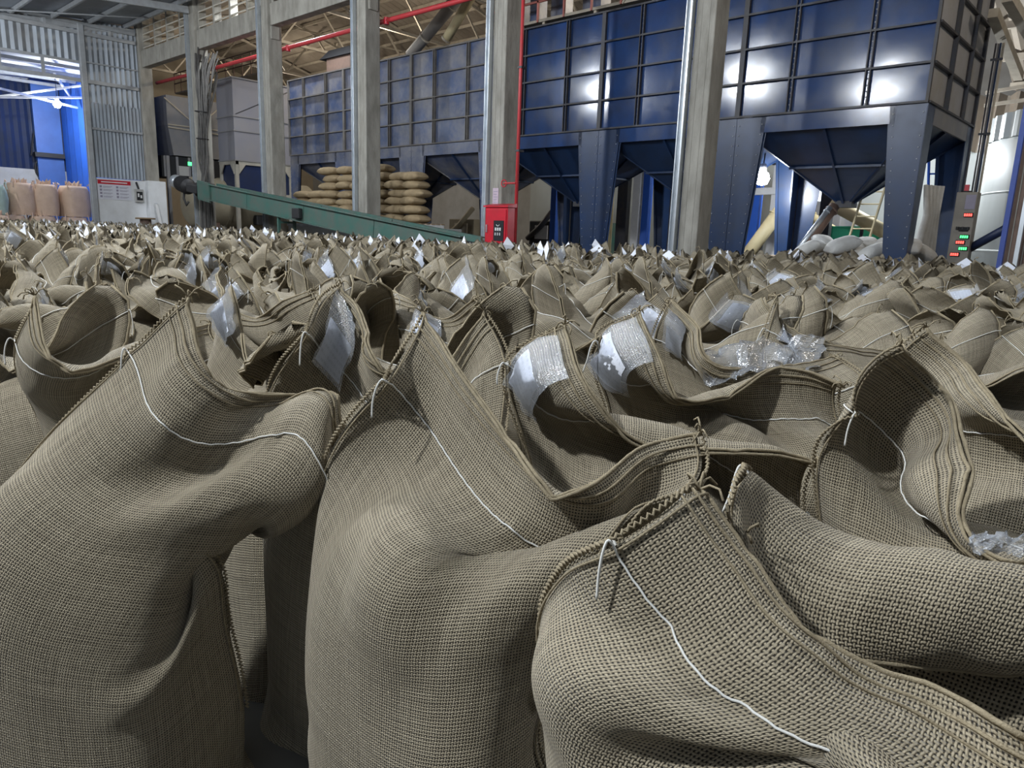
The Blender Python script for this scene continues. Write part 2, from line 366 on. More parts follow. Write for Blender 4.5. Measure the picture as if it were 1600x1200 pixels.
# --- left wall of the hall (plane x = -38.1)
XW = -38.1
wl = empty('wall_left', (XW, 11.8, 0)); wl['kind'] = 'structure'; wl['label'] = 'corrugated grey side wall of the hall on a steel frame'
def wpart(name, mb, mat, **k):
    mb.v = [(a-XW, b-11.8, c) for a, b, c in mb.v]; return mb.build(name, mat, wl, **k)
wpart('corrugated_sheet', corrugated((XW, 14.17, 3.3), (0, -2.25, 0), (0, 0, 3.35), 14, 0.03), M['galv_sheet'])
wpart('corrugated_sheet', corrugated((XW, 14.17, 6.6), (0, -2.25, 0), (0, 0, 3.6), 10, 0.035), M['galv_sheet'])
wpart('corrugated_sheet', corrugated((XW, 11.75, 8.25), (0, -7.5, 0), (0, 0, 1.6), 26, 0.03), M['galv_sheet'])
wpart('pole', MB().box(XW-0.02, XW+0.22, 11.66, 11.9, 0, 9.9), M['steel_frame'], bevel=0.02)
for z, y0, h in ((7.42, 4, 0.16), (9.45, 4, 0.16), (8.2, 4, 0.12), (9.85, 4, 0.12)):
    wpart('girt', MB().box(XW+0.04, XW+0.14, y0, 11.7 if h == 0.12 and z < 9 else 14.1, z, z+h), M['steel_frame'])
wpart('girt', MB().box(XW+0.04, XW+0.12, 11.8, 14.15, 5.43, 5.53), M['steel_frame'])
wpart('girt', MB().box(XW+0.04, XW+0.10, 11.8, 14.15, 8.3, 8.36), M['steel_frame'])
for y in (10.2, 8.6, 7.0): wpart('girt_post', MB().box(XW+0.02, XW+0.12, y-0.06, y+0.06, 7.5, 8.25), M['steel_frame'])
for y in (10.4, 13.0, 8.6): wpart('girt_post', MB().box(XW+0.02, XW+0.12, y-0.06, y+0.06, 9.55, 9.9), M['steel_frame'])
lw = struct('wall_low', MB().box(XW-0.25, XW+0.02, 11.72, 14.2, 0, 3.28), M['white_wall'], 'white painted low wall below the corrugated sheets', bevel=0.02)
struct('wall_low_end', MB().box(XW-0.2, XW+0.34, 14.16, 15.0, 0, 3.3), M['white_wall'], 'white painted base of the last concrete column', bevel=0.02)
# --- neighbouring blue store seen through the opening
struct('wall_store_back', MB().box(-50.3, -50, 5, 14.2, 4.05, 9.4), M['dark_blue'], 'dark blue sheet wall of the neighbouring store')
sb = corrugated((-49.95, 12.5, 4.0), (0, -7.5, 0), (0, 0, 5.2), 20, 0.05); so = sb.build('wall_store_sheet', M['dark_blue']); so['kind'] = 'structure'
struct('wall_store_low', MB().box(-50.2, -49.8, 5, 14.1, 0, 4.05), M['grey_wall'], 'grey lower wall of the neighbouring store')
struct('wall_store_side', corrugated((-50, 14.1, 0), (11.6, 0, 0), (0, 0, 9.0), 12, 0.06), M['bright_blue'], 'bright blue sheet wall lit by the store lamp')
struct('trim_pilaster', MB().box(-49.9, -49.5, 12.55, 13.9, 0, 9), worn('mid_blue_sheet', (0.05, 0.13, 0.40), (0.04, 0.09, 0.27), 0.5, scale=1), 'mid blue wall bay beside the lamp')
sr = struct('ceiling_store', corrugated((-50, 14.2, 9.1), (11.8, 0, 0), (0, -10, -0.4), 40, 0.04, 1, 4), M['white_wall'], 'white corrugated roof of the neighbouring store')
for i in range(5):
    x = -48.8+i*2.2; MB().box(x-0.05, x+0.05, 4.5, 14.0, 8.62, 8.78).build('purlin', M['steel_frame'], sr)
for (a, b) in (((-47, 8.5, 6.9), (-44, 13.9, 8.3)), ((-46, 13.8, 7.3), (-42, 9.4, 7.2)), ((-44.5, 13.9, 7.7), (-44.5, 9.0, 7.0)), ((-47.5, 13.9, 8.1), (-43, 12.0, 8.4))):
    MB().bar(a, b, 0.10, 0.10).build('tie_bar', M['white'], sr)
g = empty('pendant_lamp', (-44.6, 12.45, 7.2), label='bare glaring lamp hanging in the blue neighbouring store', cat='lamp')
MB().lathe((0, 0, 0), [(0.001, -0.22), (0.13, -0.18), (0.2, -0.05), (0.17, 0.08), (0.08, 0.14)], 16).build('bulb', M['lamp_glow'], g, True)
MB().lathe((0, 0, 0), [(0.11, 0.13), (0.09, 0.32), (0.03, 0.36)], 12).build('lamp_holder', M['white'], g, True)
MB().tube([(0, 0, 0.3), (0, 0, 1.6)], 0.015, 6).build('cord', M['black'], g)
def point_light(name, loc, w, r, c, spot=None):
    ld = bpy.data.lights.new(name, 'SPOT' if spot else 'POINT'); ld.energy = w; ld.shadow_soft_size = r; ld.color = c
    if spot: ld.spot_size = spot; ld.spot_blend = 0.6
    lo = bpy.data.objects.new(name, ld); lo.location = loc; link(lo); return lo
point_light('store_lamp_light', (-44.6, 12.45, 6.8), 900, 0.12, COOL)

# --- concrete columns with galvanised guide rails
LABC = ['concrete column at the right edge behind the blue post', 'concrete column in front of the joint between the two rightmost blue bins', 'concrete column behind the red hose cabinet',
        'concrete column in front of the pile of full sacks', 'concrete column behind the green conveyor, left of the sack pile', 'concrete column wrapped in hanging black cables', 'concrete column at the end of the corrugated grey wall']
for i, (x, lb) in enumerate(zip(COLX, LABC)):
    t = empty('concrete_column', (x, YF, 0), label=lb, cat='column', group='columns along the sack hall')
    MB().box(-0.24, 0.22, 0.0, 0.56, 0, 10.1 if i == 0 else 12.2).build('shaft', M['brown'] if i == 0 else M['concrete'], t, bevel=0.025)
    for dx in (-0.10, 0.085): MB().box(dx-0.008, dx+0.008, -0.006, 0.006, 0, 12).build('formwork_ridge', M['concrete'], t)
    for z in (3.35, 6.4, 9.2): MB().box(-0.243, 0.223, -0.004, 0.56, z-0.008, z+0.008).build('cast_joint', M['concrete'], t)
    if 0 < i < 6:
        MB().box(-0.40, -0.26, -0.06, 0.02, 0, 11).box(-0.40, -0.385, -0.06, -0.13, 0, 11).box(-0.275, -0.26, -0.06, -0.13, 0, 11).build('guide_rail', M['galv'], t)
    if i < 6:
        MB().box(0.15, 0.30, 0.10, 0.45, 8.05, 8.5).build('corbel', M['concrete'], t, bevel=0.03)
tb = empty('blue_post', (-2.26, 13.92, 0), label='leaning-looking bright blue post at the right edge', cat='post')
MB().box(-0.035, 0.035, -0.05, 0.05, 0.0, 11).build('post', worn('post_blue', (0.035, 0.075, 0.33), (0.03, 0.05, 0.2), 0.5, scale=2), tb); MB().box(0.18, 0.24, -0.05, 0.04, 0, 11).build('guide_rail', M['galv'], tb)
MB().box(-0.10, 0.10, -0.10, 0.10, 0.0, 0.02).build('base_plate', M['galv'], tb)
# beam and louvred concrete blocks
bm = empty('concrete_beam', (-20, YF+0.1, 8.5), label='long concrete tie beam running along the tops of the columns', cat='beam')
for a, b in zip(COLX[1:], COLX[:-1]):
    MB().box(a+0.225+20, b-0.245+20, 0, 0.36, 0, 0.74).build('beam_span', M['concrete'], bm, bevel=0.02)
lv = empty('louvred_vent', (-20, YF+0.2, 9.26), label='concrete louvred vent slats above the tie beam', cat='vent')
louvre_pale = worn('pale_louvre', (0.50, 0.47, 0.40), (0.33, 0.31, 0.27), 0.85, scale=3)
for a, b in zip(COLX[1:], COLX[:-1]):
    x0 = a+0.24; n = 4; w = (b-0.26-x0)/n
    for k in range(n):
        MB().box(x0+k*w+20, x0+k*w+0.14+20, -0.02, 0.28, 0, 2.4).build('mullion', M['concrete'], lv)
        for j in range(8):
            z = 0.06+j*0.29
            MB().hexa([(x0+k*w+0.14+20, -0.05, z), (x0+(k+1)*w+20, -0.05, z), (x0+(k+1)*w+20, 0.26, z+0.16), (x0+k*w+0.14+20, 0.26, z+0.16),
                       (x0+k*w+0.14+20, -0.05, z+0.05), (x0+(k+1)*w+20, -0.05, z+0.05), (x0+(k+1)*w+20, 0.26, z+0.21), (x0+k*w+0.14+20, 0.26, z+0.21)]).build('slat', louvre_pale, lv)

# ------------------------------------------------------------------ the bank of blue bins
YB = 17.0; BW = 4.15; BD = 4.1; Z0 = 4.38; RH = 0.757; ZS = 4.05
def pillow_panel(w, h):
    """sheet panel bulging a few millimetres, normal -y"""
    n = 6; mb = MB(); vs_ = []
    for j in range(n+1):
        for i in range(n+1):
            a, b = i/n*2-1, j/n*2-1
            vs_.append((a*w/2, -0.005*(1-a*a)*(1-b*b), b*h/2))
    fs = [(j*(n+1)+i, j*(n+1)+i+1, (j+1)*(n+1)+i+1, (j+1)*(n+1)+i) for j in range(n) for i in range(n)]
    mb.add(vs_, fs); return mb
XS = [0.03, 1.24, 2.90, 4.12]                       # panel joints across the front
YS = [0.05, 1.35, 2.85, 4.05]
fpan = [pillow_panel(XS[i+1]-XS[i], RH) for i in range(3)]
span_ = [pillow_panel(YS[i+1]-YS[i], RH) for i in range(3)]
def meshes(pans, mat, nm): return [p.mesh(nm, mat, True) for p in pans]
BINMATS = {}
def bin_mats(k):
    if k not in BINMATS:
        m = M['blue'] if k == 0 else M['blue_dusty']
        BINMATS[k] = (meshes(fpan, m, 'panel'), meshes(span_, M['end_panel'] if k == 0 else m, 'panel'))
    return BINMATS[k]
def make_bin(kind):
    t = empty('grain_bin', (0, YB, 0)); fm, sm = bin_mats(kind)
    pm = M['blue'] if kind == 0 else M['blue_dusty']; rail = M['rail'] if kind == 0 else worn('dusty_rail', (0.10, 0.095, 0.095), (0.20, 0.18, 0.15), 0.7, scale=3)
    for r in range(4):
        z = Z0+RH*(r+0.5)
        for c in range(3): inst('panel', fm[c], t, ((XS[c]+XS[c+1])/2, 0.03, z))
        for c in range(3): inst('panel', sm[c], t, (BW-0.05, (YS[c]+YS[c+1])/2, z), (0, 0, math.pi/2))
    MB().box(0.02, BW-0.08, 0.06, BD, Z0-0.02, Z0+4*RH-0.02).build('bin_core', pm, t)
    for r in range(5):
        z = Z0+RH*r
        MB().box(0, BW, -0.055, 0.03, z-0.022, z+0.022).build('rail', rail, t)
        MB().box(BW-0.05, BW+0.035, 0.0, BD, z-0.022, z+0.022).build('rail', rail, t)
    bolts = MB()
    for x in XS[1:3]:
        for dx in (-0.045, 0.045): MB().box(x+dx-0.012, x+dx+0.012, -0.06, 0.03, Z0, Z0+4*RH).build('rib', rail, t)
        for k in range(24): bolts.box(x-0.012, x+0.012, 0.0, 0.02, Z0+0.06+k*0.125-0.012, Z0+0.06+k*0.125+0.012)
        MB().box(x-0.034, x+0.034, 0.006, 0.03, Z0, Z0+4*RH).build('joint_strip', pm, t)
    for x in (XS[0], XS[3]): MB().box(x-0.03, x+0.03, -0.05, 0.03, Z0, Z0+4*RH).build('corner_angle', rail, t)
    for y in YS[1:3]: MB().box(BW-0.04, BW+0.05, y-0.03, y+0.03, Z0, Z0+4*RH).build('rib', rail, t)
    MB().box(BW-0.05, BW+0.03, BD-0.08, BD, 1.0, Z0+4*RH).build('corner_angle', rail, t)
    # skirt
    MB().box(0.6, BW-0.6, 0.0, 0.05, ZS-0.06, Z0-0.02).build('skirt', pm, t)
    MB().box(BW-0.05, BW, 0.5, BD-0.5, ZS-0.06, Z0-0.02).build('skirt', M['grey_panel'] if kind == 0 else pm, t)
    # hopper
    A = [(0.15, 0.10, ZS), (BW-0.15, 0.10, ZS), (BW-0.15, BD-0.1, ZS), (0.15, BD-0.1, ZS)]
    cx, cy, za, hw = BW/2, BD/2, 2.50, 0.16
    Bq = [(cx-hw, cy-hw, za), (cx+hw, cy-hw, za), (cx+hw, cy+hw, za), (cx-hw, cy+hw, za)]
    for k in range(4):
        q = (k+1) % 4
        MB().plate([A[k], A[q], Bq[q], Bq[k]], 0.02).build('hopper_plate', M['blue_leg'] if kind == 0 else pm, t)
        MB().bar(A[k], Bq[k], 0.07, 0.05).build('hopper_edge', rail if kind else M['blue_leg'], t)
        va = (Vector(A[k])+Vector(A[q]))/2; vb = (Vector(Bq[k])+Vector(Bq[q]))/2
        out = Vector(((0, -1, 0), (1, 0, 0), (0, 1, 0), (-1, 0, 0))[k])*0.035-Vector((0, 0, 0.03))
        MB().bar(va+out, vb+out, 0.05, 0.06).build('hopper_rib', M['blue_leg'], t)
        a5 = Vector(A[k]).lerp(Vector(Bq[k]), 0.5)+out*0.9; b5 = Vector(A[q]).lerp(Vector(Bq[q]), 0.5)+out*0.9
        MB().bar(a5, b5, 0.05, 0.05).build('hopper_rib', M['blue_leg'], t)
    MB().box(cx-0.2, cx+0.2, cy-0.2, cy+0.2, za-0.14, za+0.02).build('outlet', M['rail'], t)
    # legs: two tapering plates at a right angle
    for sx in (0, 1):
        for sy in (0, 1):
            x = BW*sx; y = BD*sy; dx = 1-2*sx; dy = 1-2*sy
            x += dx*0.01; y += dy*0.01
            lg = MB()
            lg.plate([(x, y, 0), (x+dx*0.32, y, 0), (x+dx*0.72, y, Z0-0.03), (x, y, Z0-0.03)], 0.02)
            lg.plate([(x, y, 0), (x, y+dy*0.28, 0), (x, y+dy*0.55, Z0-0.03), (x, y, Z0-0.03)], 0.02)
            lg.bar((x+dx*0.32, y+dy*0.04, 0), (x+dx*0.72, y+dy*0.04, Z0-0.05), 0.02, 0.08)
            lg.build('leg', M['blue_leg'] if kind == 0 else pm, t)
            for k in range(17):
                z = 0.5+k*0.23
                for u in (0.06, (0.32+0.40*z/Z0)-0.07):
                    bolts.box(x+dx*u-0.010, x+dx*u+0.010, y-0.03 if sy == 0 else y+0.01, y-0.01 if sy == 0 else y+0.03, z-0.010, z+0.010)
    bo = bolts.build('bolts', M['bolt'], t); bo['kind'] = 'stuff'
    return t
BINL = ['rightmost blue steel grain bin with hopper on tapered legs, its grey dusty end wall showing', 'blue steel grain bin second from the right, behind the concrete column and hopper',
        'blue steel grain bin behind the red riser pipe', 'dusty blue grain bin right of the pile of full sacks', 'dusty blue grain bin behind the pile of full sacks', 'leftmost dusty blue grain bin of the row']
p0 = make_bin(0); p1_ = make_bin(1)
for i in range(6):
    src = p0 if i < 3 else p1_
    t = src if i in (0, 3) else copy_tree(src)
    t.location = (-4.45-BW*(i+1), YB, 0); tag(t, BINL[i], 'grain bin', 'blue grain bins in a row')

# ------------------------------------------------------------------ pipes, machines and clutter behind the columns
t = empty('fire_riser', (-13.08, 14.05, 0), label='thin red fire riser pipe running up beside the column', cat='pipe')
MB().tube([(0, 0, 0.3), (0, 0, 10.1)], 0.045, 10).build('pipe', M['red_pipe'], t, True)
MB().tube([(-0.42, -0.05, 2.72), (0.0, -0.05, 2.72)], 0.025, 8).build('valve_stem', M['red_pipe'], t)
MB().tube([(-0.42+0.09*math.cos(a), -0.05, 2.72+0.09*math.sin(a)) for a in np.linspace(0, 2*math.pi, 12, endpoint=False)], 0.014, 6, True).build('valve_wheel', M['red'], t)
for z in (3.5, 5.5, 7.5): MB().box(-0.07, 0.07, -0.05, 0.15, z, z+0.05).build('pipe_clip', M['rail'], t)
t = empty('red_main_pipe', (-26, 15.05, 7.9), label='long red pipe crossing behind the columns below the beam', cat='pipe')
MB().tube([(-12.2, 0, 0.06), (-6, 0, 0.0), (4.4, 0, 0.0), (9.5, 0, -0.02), (15, 0, 0.0)], 0.075, 10).build('pipe', M['red_pipe'], t, True)
for x in (-6, 0.1, 6.1): MB().lathe((x, 0, -0.02), [(0.09, -0.1), (0.09, 0.1)], 10).build('bracket', M['red'], t)
t = empty('hose_cabinet', (-13.45, 13.85, 0.9), label='red fire hose cabinet at the foot of the column', cat='cabinet')
MB().box(-0.42, 0.40, -0.14, 0.14, 0, 1.2).build('cabinet_body', M['red'], t, bevel=0.015)
dr = MB().box(-0.38, 0.36, -0.165, -0.145, 0.05, 1.14).build('cabinet_door', M['red'], t, bevel=0.008)
MB().box(-0.06, 0.30, -0.18, -0.17, 0.34, 0.86).build('window', M['dark'], dr)
MB().box(-0.33, -0.30, -0.2, -0.165, 0.55, 0.75).build('handle', M['galv'], dr)
for k, (x0, x1) in enumerate(((0.0, 0.05), (0.08, 0.13), (0.16, 0.21))):
    MB().box(x0, x1, -0.19, -0.182, 0.60, 0.68).box(x0, x1-0.02, -0.19, -0.182, 0.48, 0.55).build('lettering', M['white'], dr)
MB().tube([(0.10+0.05*math.cos(a), -0.185, 0.76+0.04*math.sin(a)) for a in np.linspace(math.pi, 2*math.pi, 8)], 0.01, 5).build('lettering', M['white'], dr)
MB().hexa([(-0.46, -0.18, 1.2), (0.44, -0.18, 1.2), (0.44, 0.16, 1.2), (-0.46, 0.16, 1.2), (-0.46, -0.18, 1.24), (0.44, -0.18, 1.24), (0.44, 0.16, 1.3), (-0.46, 0.16, 1.3)]).build('cabinet_top', M['red'], t)
t = empty('notice_sheet', (-13.95, YF-0.012, 2.18), label='small pinkish notice sheet taped on the column', cat='notice')
MB().box(-0.13, 0.08, -0.004, 0.0, 0, 0.44).build('sheet', worn('pink_paper', (0.55, 0.44, 0.52), (0.45, 0.36, 0.43), 0.7, scale=8), t)
for k in range(5): MB().box(-0.1, 0.05-0.03*(k % 2), -0.0065, -0.0045, 0.06+k*0.07, 0.075+k*0.07).build('print_line', M['ink'], t)

# green inclined conveyor
cA = Vector((-29.6, 13.3, 2.70)); cB = Vector((-13.9, 13.3, 1.02)); cd = (cB-cA)
t = empty('belt_conveyor', cA, label='long green inclined belt conveyor in front of the columns', cat='conveyor')
def cl(u, dy=0, dz=0): return cd*u+Vector((0, dy, dz))
for dy in (-0.33, 0.33):
    for k in range(4):
        MB().bar(cl(0.02+k*0.245, dy), cl(0.02+(k+1)*0.245-0.002, dy), 0.05, 0.58).build('side_plate', M['green'], t)
    MB().bar(cl(0.02, dy-0.05*(1 if dy < 0 else -1), 0.29), cl(1, dy-0.05*(1 if dy < 0 else -1), 0.29), 0.13, 0.03).build('flange', M['green'], t)
    MB().bar(cl(0.02, dy-0.05*(1 if dy < 0 else -1), -0.29), cl(1, dy-0.05*(1 if dy < 0 else -1), -0.29), 0.13, 0.03).build('flange', M['green'], t)
MB().bar(cl(0.0, 0, 0.12), cl(1, 0, 0.12), 0.58, 0.03).build('belt', M['black'], t)
MB().tube([cl(0, -0.36), cl(0, 0.36)], 0.27, 16).build('head_drum', M['black'], t, True)
MB().plate([cl(0.015, -0.40, -0.36), cl(0.08, -0.40, -0.38), cl(0.08, -0.40, 0.36), cl(0.015, -0.40, 0.38)], 0.06).build('drive_guard', M['green'], t)
MB().box(cl(0.5).x-0.35, cl(0.5).x+0.1, -0.52, -0.37, cl(0.5).z-0.2, cl(0.5).z+0.14).build('gearbox', M['black'], t, bevel=0.03)
for u in (0.40, 0.72):
    for dy in (-0.3, 0.3):
        b = cl(u, dy); MB().bar(b, (b.x, b.y, -cA.z), 0.09).build('leg', M['green'], t)
    MB().bar(cl(u, -0.3, -0.5), cl(u, 0.3, -0.5), 0.07).build('brace', M['green'], t)
mo = MB().tube([cl(-0.035, -0.42, 0.05), cl(-0.085, -0.42, 0.12)], 0.30, 18).build('drive_motor', M['black'], t, True)
MB().tube([cl(-0.085, -0.42, 0.12), cl(-0.115, -0.42, 0.16)], 0.27, 18).build('fan_cover', M['galv'], mo, True)
for k in range(7): MB().tube([cl(-0.04-0.006*k, -0.42, 0.06+0.008*k), cl(-0.042-0.006*k, -0.42, 0.062+0.008*k)], 0.325, 18).build('cooling_fin', M['black'], mo)
MB().bar(cl(-0.03, -0.42, 0.02), cl(0.012, -0.3, 0.0), 0.34).build('gear_reducer', M['black'], t, bevel=0.04)
MB().tube([cl(-0.06, -0.45, -0.15), cl(-0.058, -0.5, -0.45), cl(-0.05, -0.45, -0.7), cl(-0.045, -0.4, -0.55)], 0.05, 8).build('tensioner', M['black'], t, True)

# pile of full sacks on pallets on a platform
pf = empty('loading_platform', (-22.5, 16.05, 0), label='low concrete platform behind the conveyor carrying the sack pile', cat='platform')
MB().box(-4.4, 4.4, -0.65, 0.75, 0, 1.5).build('platform_block', M['grey_wall'], pf, bevel=0.02)
MB().box(-4.42, 4.42, -0.68, -0.62, 1.4, 1.52).build('edge_strip', M['steel_frame'], pf)
for k, x0 in enumerate((-26.6, -24.4, -22.2, -20.2)):
    t = empty('pallet', (x0+0.75, 16.05, 1.5), label=['pallet under the low left end of the sack pile', 'pallet under the left half of the sack pile', 'pallet hidden under the middle of the sack pile behind the column', 'pallet under the right end of the sack pile'][k], cat='pallet')
    for j in range(5): MB().box(-0.75, 0.75, -0.5+j*0.22, -0.37+j*0.22, 0.12, 0.15).build('deck_board', M['wood'], t)
    for j in (-0.66, 0, 0.66): MB().box(j-0.07, j+0.07, -0.5, 0.5, 0.0, 0.12).build('block', M['white'] if k == 3 else M['wood'], t)
def lying_sack(seed, lx=1.02, ly=0.66, h=0.31):
    """full sack lying flat with pinched ends"""
    r = random.Random(seed); mb = MB(); n = 14; m = 16; vs_ = []
    for i in range(n+1):
        a = i/n*2-1; e = (1-abs(a)**3.0); w = ly/2*(0.72+0.28*e); th = h/2*max(0.06, e**0.55)
        for k in range(m):
            f = 2*math.pi*k/m; c, s_ = math.cos(f), math.sin(f)
            sgn = lambda q, p: math.copysign(abs(q)**p, q)
            q = noise.noise(Vector((a*2.5+seed*7, c*1.5, s_*1.5)))*0.05
            vs_.append((a*lx/2, w*sgn(c, 0.8)*(1+q), h/2+th*sgn(s_, 0.75)*(1+q)-0.03*abs(a)**4))
    fs = [(i*m+k, i*m+(k+1) % m, (i+1)*m+(k+1) % m, (i+1)*m+k) for i in range(n) for k in range(m)]
    fs += [tuple(range(m-1, -1, -1)), tuple(n*m+k for k in range(m))]
    return mb.add(vs_, fs)
LS = [lying_sack(s).mesh('sack_cloth', M['pile_jute'], True) for s in range(4)]
LSs = MB().tube([(0.49, -0.24+0.48*i/12, 0.145+0.01*math.sin(i*2)) for i in range(13)], 0.012, 5).mesh('end_seam', M['jute_yarn'])
def full_sack(x, y, z, rz, label):
    o = inst('full_sack', LS[R.randrange(4)], None, (x, y, z), (R.uniform(-.03, .03), R.uniform(-.03, .03), rz)); tag(o, label, 'sack', 'full sacks lying in the pile')
    inst('end_seam', LSs, o); return o
tier_word = ['bottom', 'second', 'third', 'fourth', 'fifth', 'sixth', 'top']
for k in range(7):
    z = 1.66+0.275*k
    for xi, x in enumerate((-24.35, -23.35, -22.3, -21.3, -20.3, -19.45)):
        if k == 6 and xi in (4, 5): continue
        side = ['left of the column, outermost', 'left of the column, second in', 'left of the column, next to it', 'hidden beside the column', 'right of the column, next to it', 'right of the column, outermost'][xi]
        full_sack(x+R.uniform(-.10, .10)+(0.16 if k % 2 else 0), 15.85+R.uniform(-.12, .06), z+R.uniform(-.03, .03), R.uniform(-.22, .22)+(math.pi if R.random() < .5 else 0),
                  f'full sack in the {tier_word[k]} layer of the pile, {side}')
for k in range(4):
    for xi, x in enumerate((-26.5, -25.45)):
        if k == 3 and xi == 0: pass
        full_sack(x, 15.95, 1.66+0.275*k, R.uniform(-.12, .12), f'full jute sack in the low left heap, {tier_word[k]} layer, {"outer" if xi == 0 else "inner"} end')

# grey box silo and grey hopper at the left, tan drum
t = empty('box_silo', (-34.3, 16.95, 0), label='grey blue box silo on chamfered frame legs left of the bins', cat='silo')
bands = [(4.42, 5.72), (5.78, 6.38), (6.44, 8.1)]
for z0, z1 in bands:
    MB().box(-1.7, 0, 0, 3.0, z0, z1).build('shell', worn('silo_shell', (0.20, 0.205, 0.245), (0.25, 0.24, 0.24), 0.55, 0.1, 0.8), t, bevel=0.01)
    MB().box(-1.74, 0.04, -0.04, 3.04, z0-0.06, z0).build('band', M['grey_panel'], t)
MB().box(-1.74, 0.04, -0.04, 3.04, 8.1, 8.16).build('band', M['grey_panel'], t)
MB().bar((0.02, 0.1, 6.5), (0.02, 2.9, 7.9), 0.03, 0.03).build('stiffener', M['rail'], t)
MB().box(-1.6, -0.06, 0.1, 2.9, 2.6, 4.36).build('inner_hopper', M['dark_blue'], t)
fr = worn('grey_frame', (0.36, 0.34, 0.29), (0.25, 0.24, 0.21), 0.7, scale=2)
for x in (-1.7, -0.16):
    for y in (0, 2.84): MB().box(x, x+0.16, y, y+0.16, 0, 4.36).build('leg', fr, t)
for z in (4.2, 2.75): MB().box(-1.7, 0.01, -0.01, 0.15, z, z+0.16).box(-0.15, 0.01, 0, 3.0, z, z+0.16).build('cross_beam', fr, t)
for (y0, y1) in ((0.16, 0.5), (2.84, 2.5)): MB().plate([(0.0, y0, 4.2), (0.0, y1, 4.2), (0.0, y0, 3.75)], 0.06).build('gusset', fr, t)
for (x0, x1) in ((-0.16, -0.5), (-1.54, -1.2)): MB().plate([(x0, 0.0, 4.2), (x1, 0.0, 4.2), (x0, 0.0, 3.75)], 0.06).build('gusset', fr, t)
t = empty('grey_hopper', (-38.6, 15.6, 0), label='dull grey sheet hopper with diagonal braces behind the last column', cat='hopper')
MB().box(-3, 0, 0, 4.2, 6.15, 7.55).build('upper_box', M['grey_panel'], t)
MB().hexa([(-2.6, 0.3, 4.7), (-0.2, 0.3, 4.7), (-0.2, 3.6, 4.7), (-2.6, 3.6, 4.7), (-3, 0, 6.15), (0, 0, 6.15), (0, 4.2, 6.15), (-3, 4.2, 6.15)]).build('cone', M['grey_panel'], t)
for a, b in (((0.03, -0.1, 7.4), (0.03, 1.5, 6.2)), ((0.03, 2.6, 7.2), (0.03, 1.5, 6.2)), ((0.03, 1.5, 7.55), (0.03, 1.5, 6.15)), ((-0.02, 1.5, 6.1), (-0.17, 1.3, 4.7)), ((0.03, 0, 6.15), (0.03, 4.2, 6.15)), ((0.03, 0, 6.02), (0.03, 4.2, 5.9))):
    MB().bar(a, b, 0.06, 0.06).build('brace', M['truss'], t)
MB().box(-2.4, -0.3, -0.3, 3.8, 3.62, 4.65).build('inspection_row', M['dark'], t)
for k in range(6): MB().box(-0.3, -0.26, -0.2+k*0.62, -0.08+k*0.62, 3.62, 4.65).build('mullion', M['grey_panel'], t)
MB().box(-0.29, -0.25, 0.55, 1.05, 3.72, 4.2).build('control_box', M['grey_wall'], t)
MB().box(-0.27, -0.24, 1.02, 1.32, 4.26, 4.44).build('green_display', M['led_green'], t)
for x in (-2.6, -0.3):
    for y in (-0.1, 3.7): MB().box(x, x+0.15, y, y+0.15, 0, 4.65).build('leg', M['grey_panel'], t)
t = empty('rotary_drum', (-36.4, 18.7, 2.35), label='big tan horizontal drum behind the conveyor motor', cat='drum')
MB().tube([(0, -3.2, 0), (0, -3.0, 0), (0, 3.2, 0), (0, 3.4, 0)], [1.0, 1.22, 1.22, 1.0], 28).build('shell', M['tan'], t, True)
for y in (-1.6, 0.4, 2.2): MB().tube([(0, y-0.08, 0), (0, y+0.08, 0)], 1.27, 28).build('ring', M['tan'], t)
for y in (-2.2, 2.4): MB().box(-0.8, 0.8, y-0.15, y+0.15, -2.35, -0.85).build('saddle', M['brown'], t)
MB().box(0.95, 1.4, -0.4, 0.1, -1.0, -0.5).build('roller', M['black'], t, bevel=0.05)
# catwalk and pipes in front of the cream gable
t = empty('catwalk', (-46, 21, 9.0), label='rusty catwalk railing and pipework high at the left behind the columns', cat='catwalk')
MB().box(-3, 8, -0.6, 0.6, 0.3, 0.38).build('deck', M['truss'], t)
for k in range(12): MB().bar((-3+k, -0.6, 0.34), (-3+k, -0.6, 1.5), 0.05).build('rail_post', M['brown'], t)
for z in (0.9, 1.5): MB().bar((-3, -0.6, z), (8, -0.6, z), 0.05).build('handrail', M['brown'], t)
for k in range(3): MB().tube([(-2.5+k*1.3, 0.2, -3), (-2.5+k*1.3, 0.2, 2.3), (-1.9+k*1.3, 0.2, 2.8)], 0.16, 10).build('pipe', M['truss'], t, True)
for k in range(4): MB().bar((-2+k*2.5, 0, -9), (-2+k*2.5, 0, 0.3), 0.12).build('leg', M['truss'], t)
t = empty('machine_hood', (-28.3, 19.4, 0), label='dark dusty machine hood standing on top of the leftmost bins', cat='machine')
MB().box(-0.9, 0.9, -0.6, 0.6, 7.42, 8.6).build('hood', M['brown'], t, bevel=0.03)
MB().hexa([(-1.3, -0.7, 8.6), (1.1, -0.7, 8.6), (1.1, 0.7, 8.6), (-1.3, 0.7, 8.6), (-1.0, -0.4, 9.0), (0.6, -0.4, 9.0), (0.6, 0.4, 9.0), (-1.0, 0.4, 9.0)]).build('torn_cover', M['dark'], t)
MB().box(-1.0, 1.0, -0.7, 0.7, 7.385, 7.45).build('base_frame', M['truss'], t)
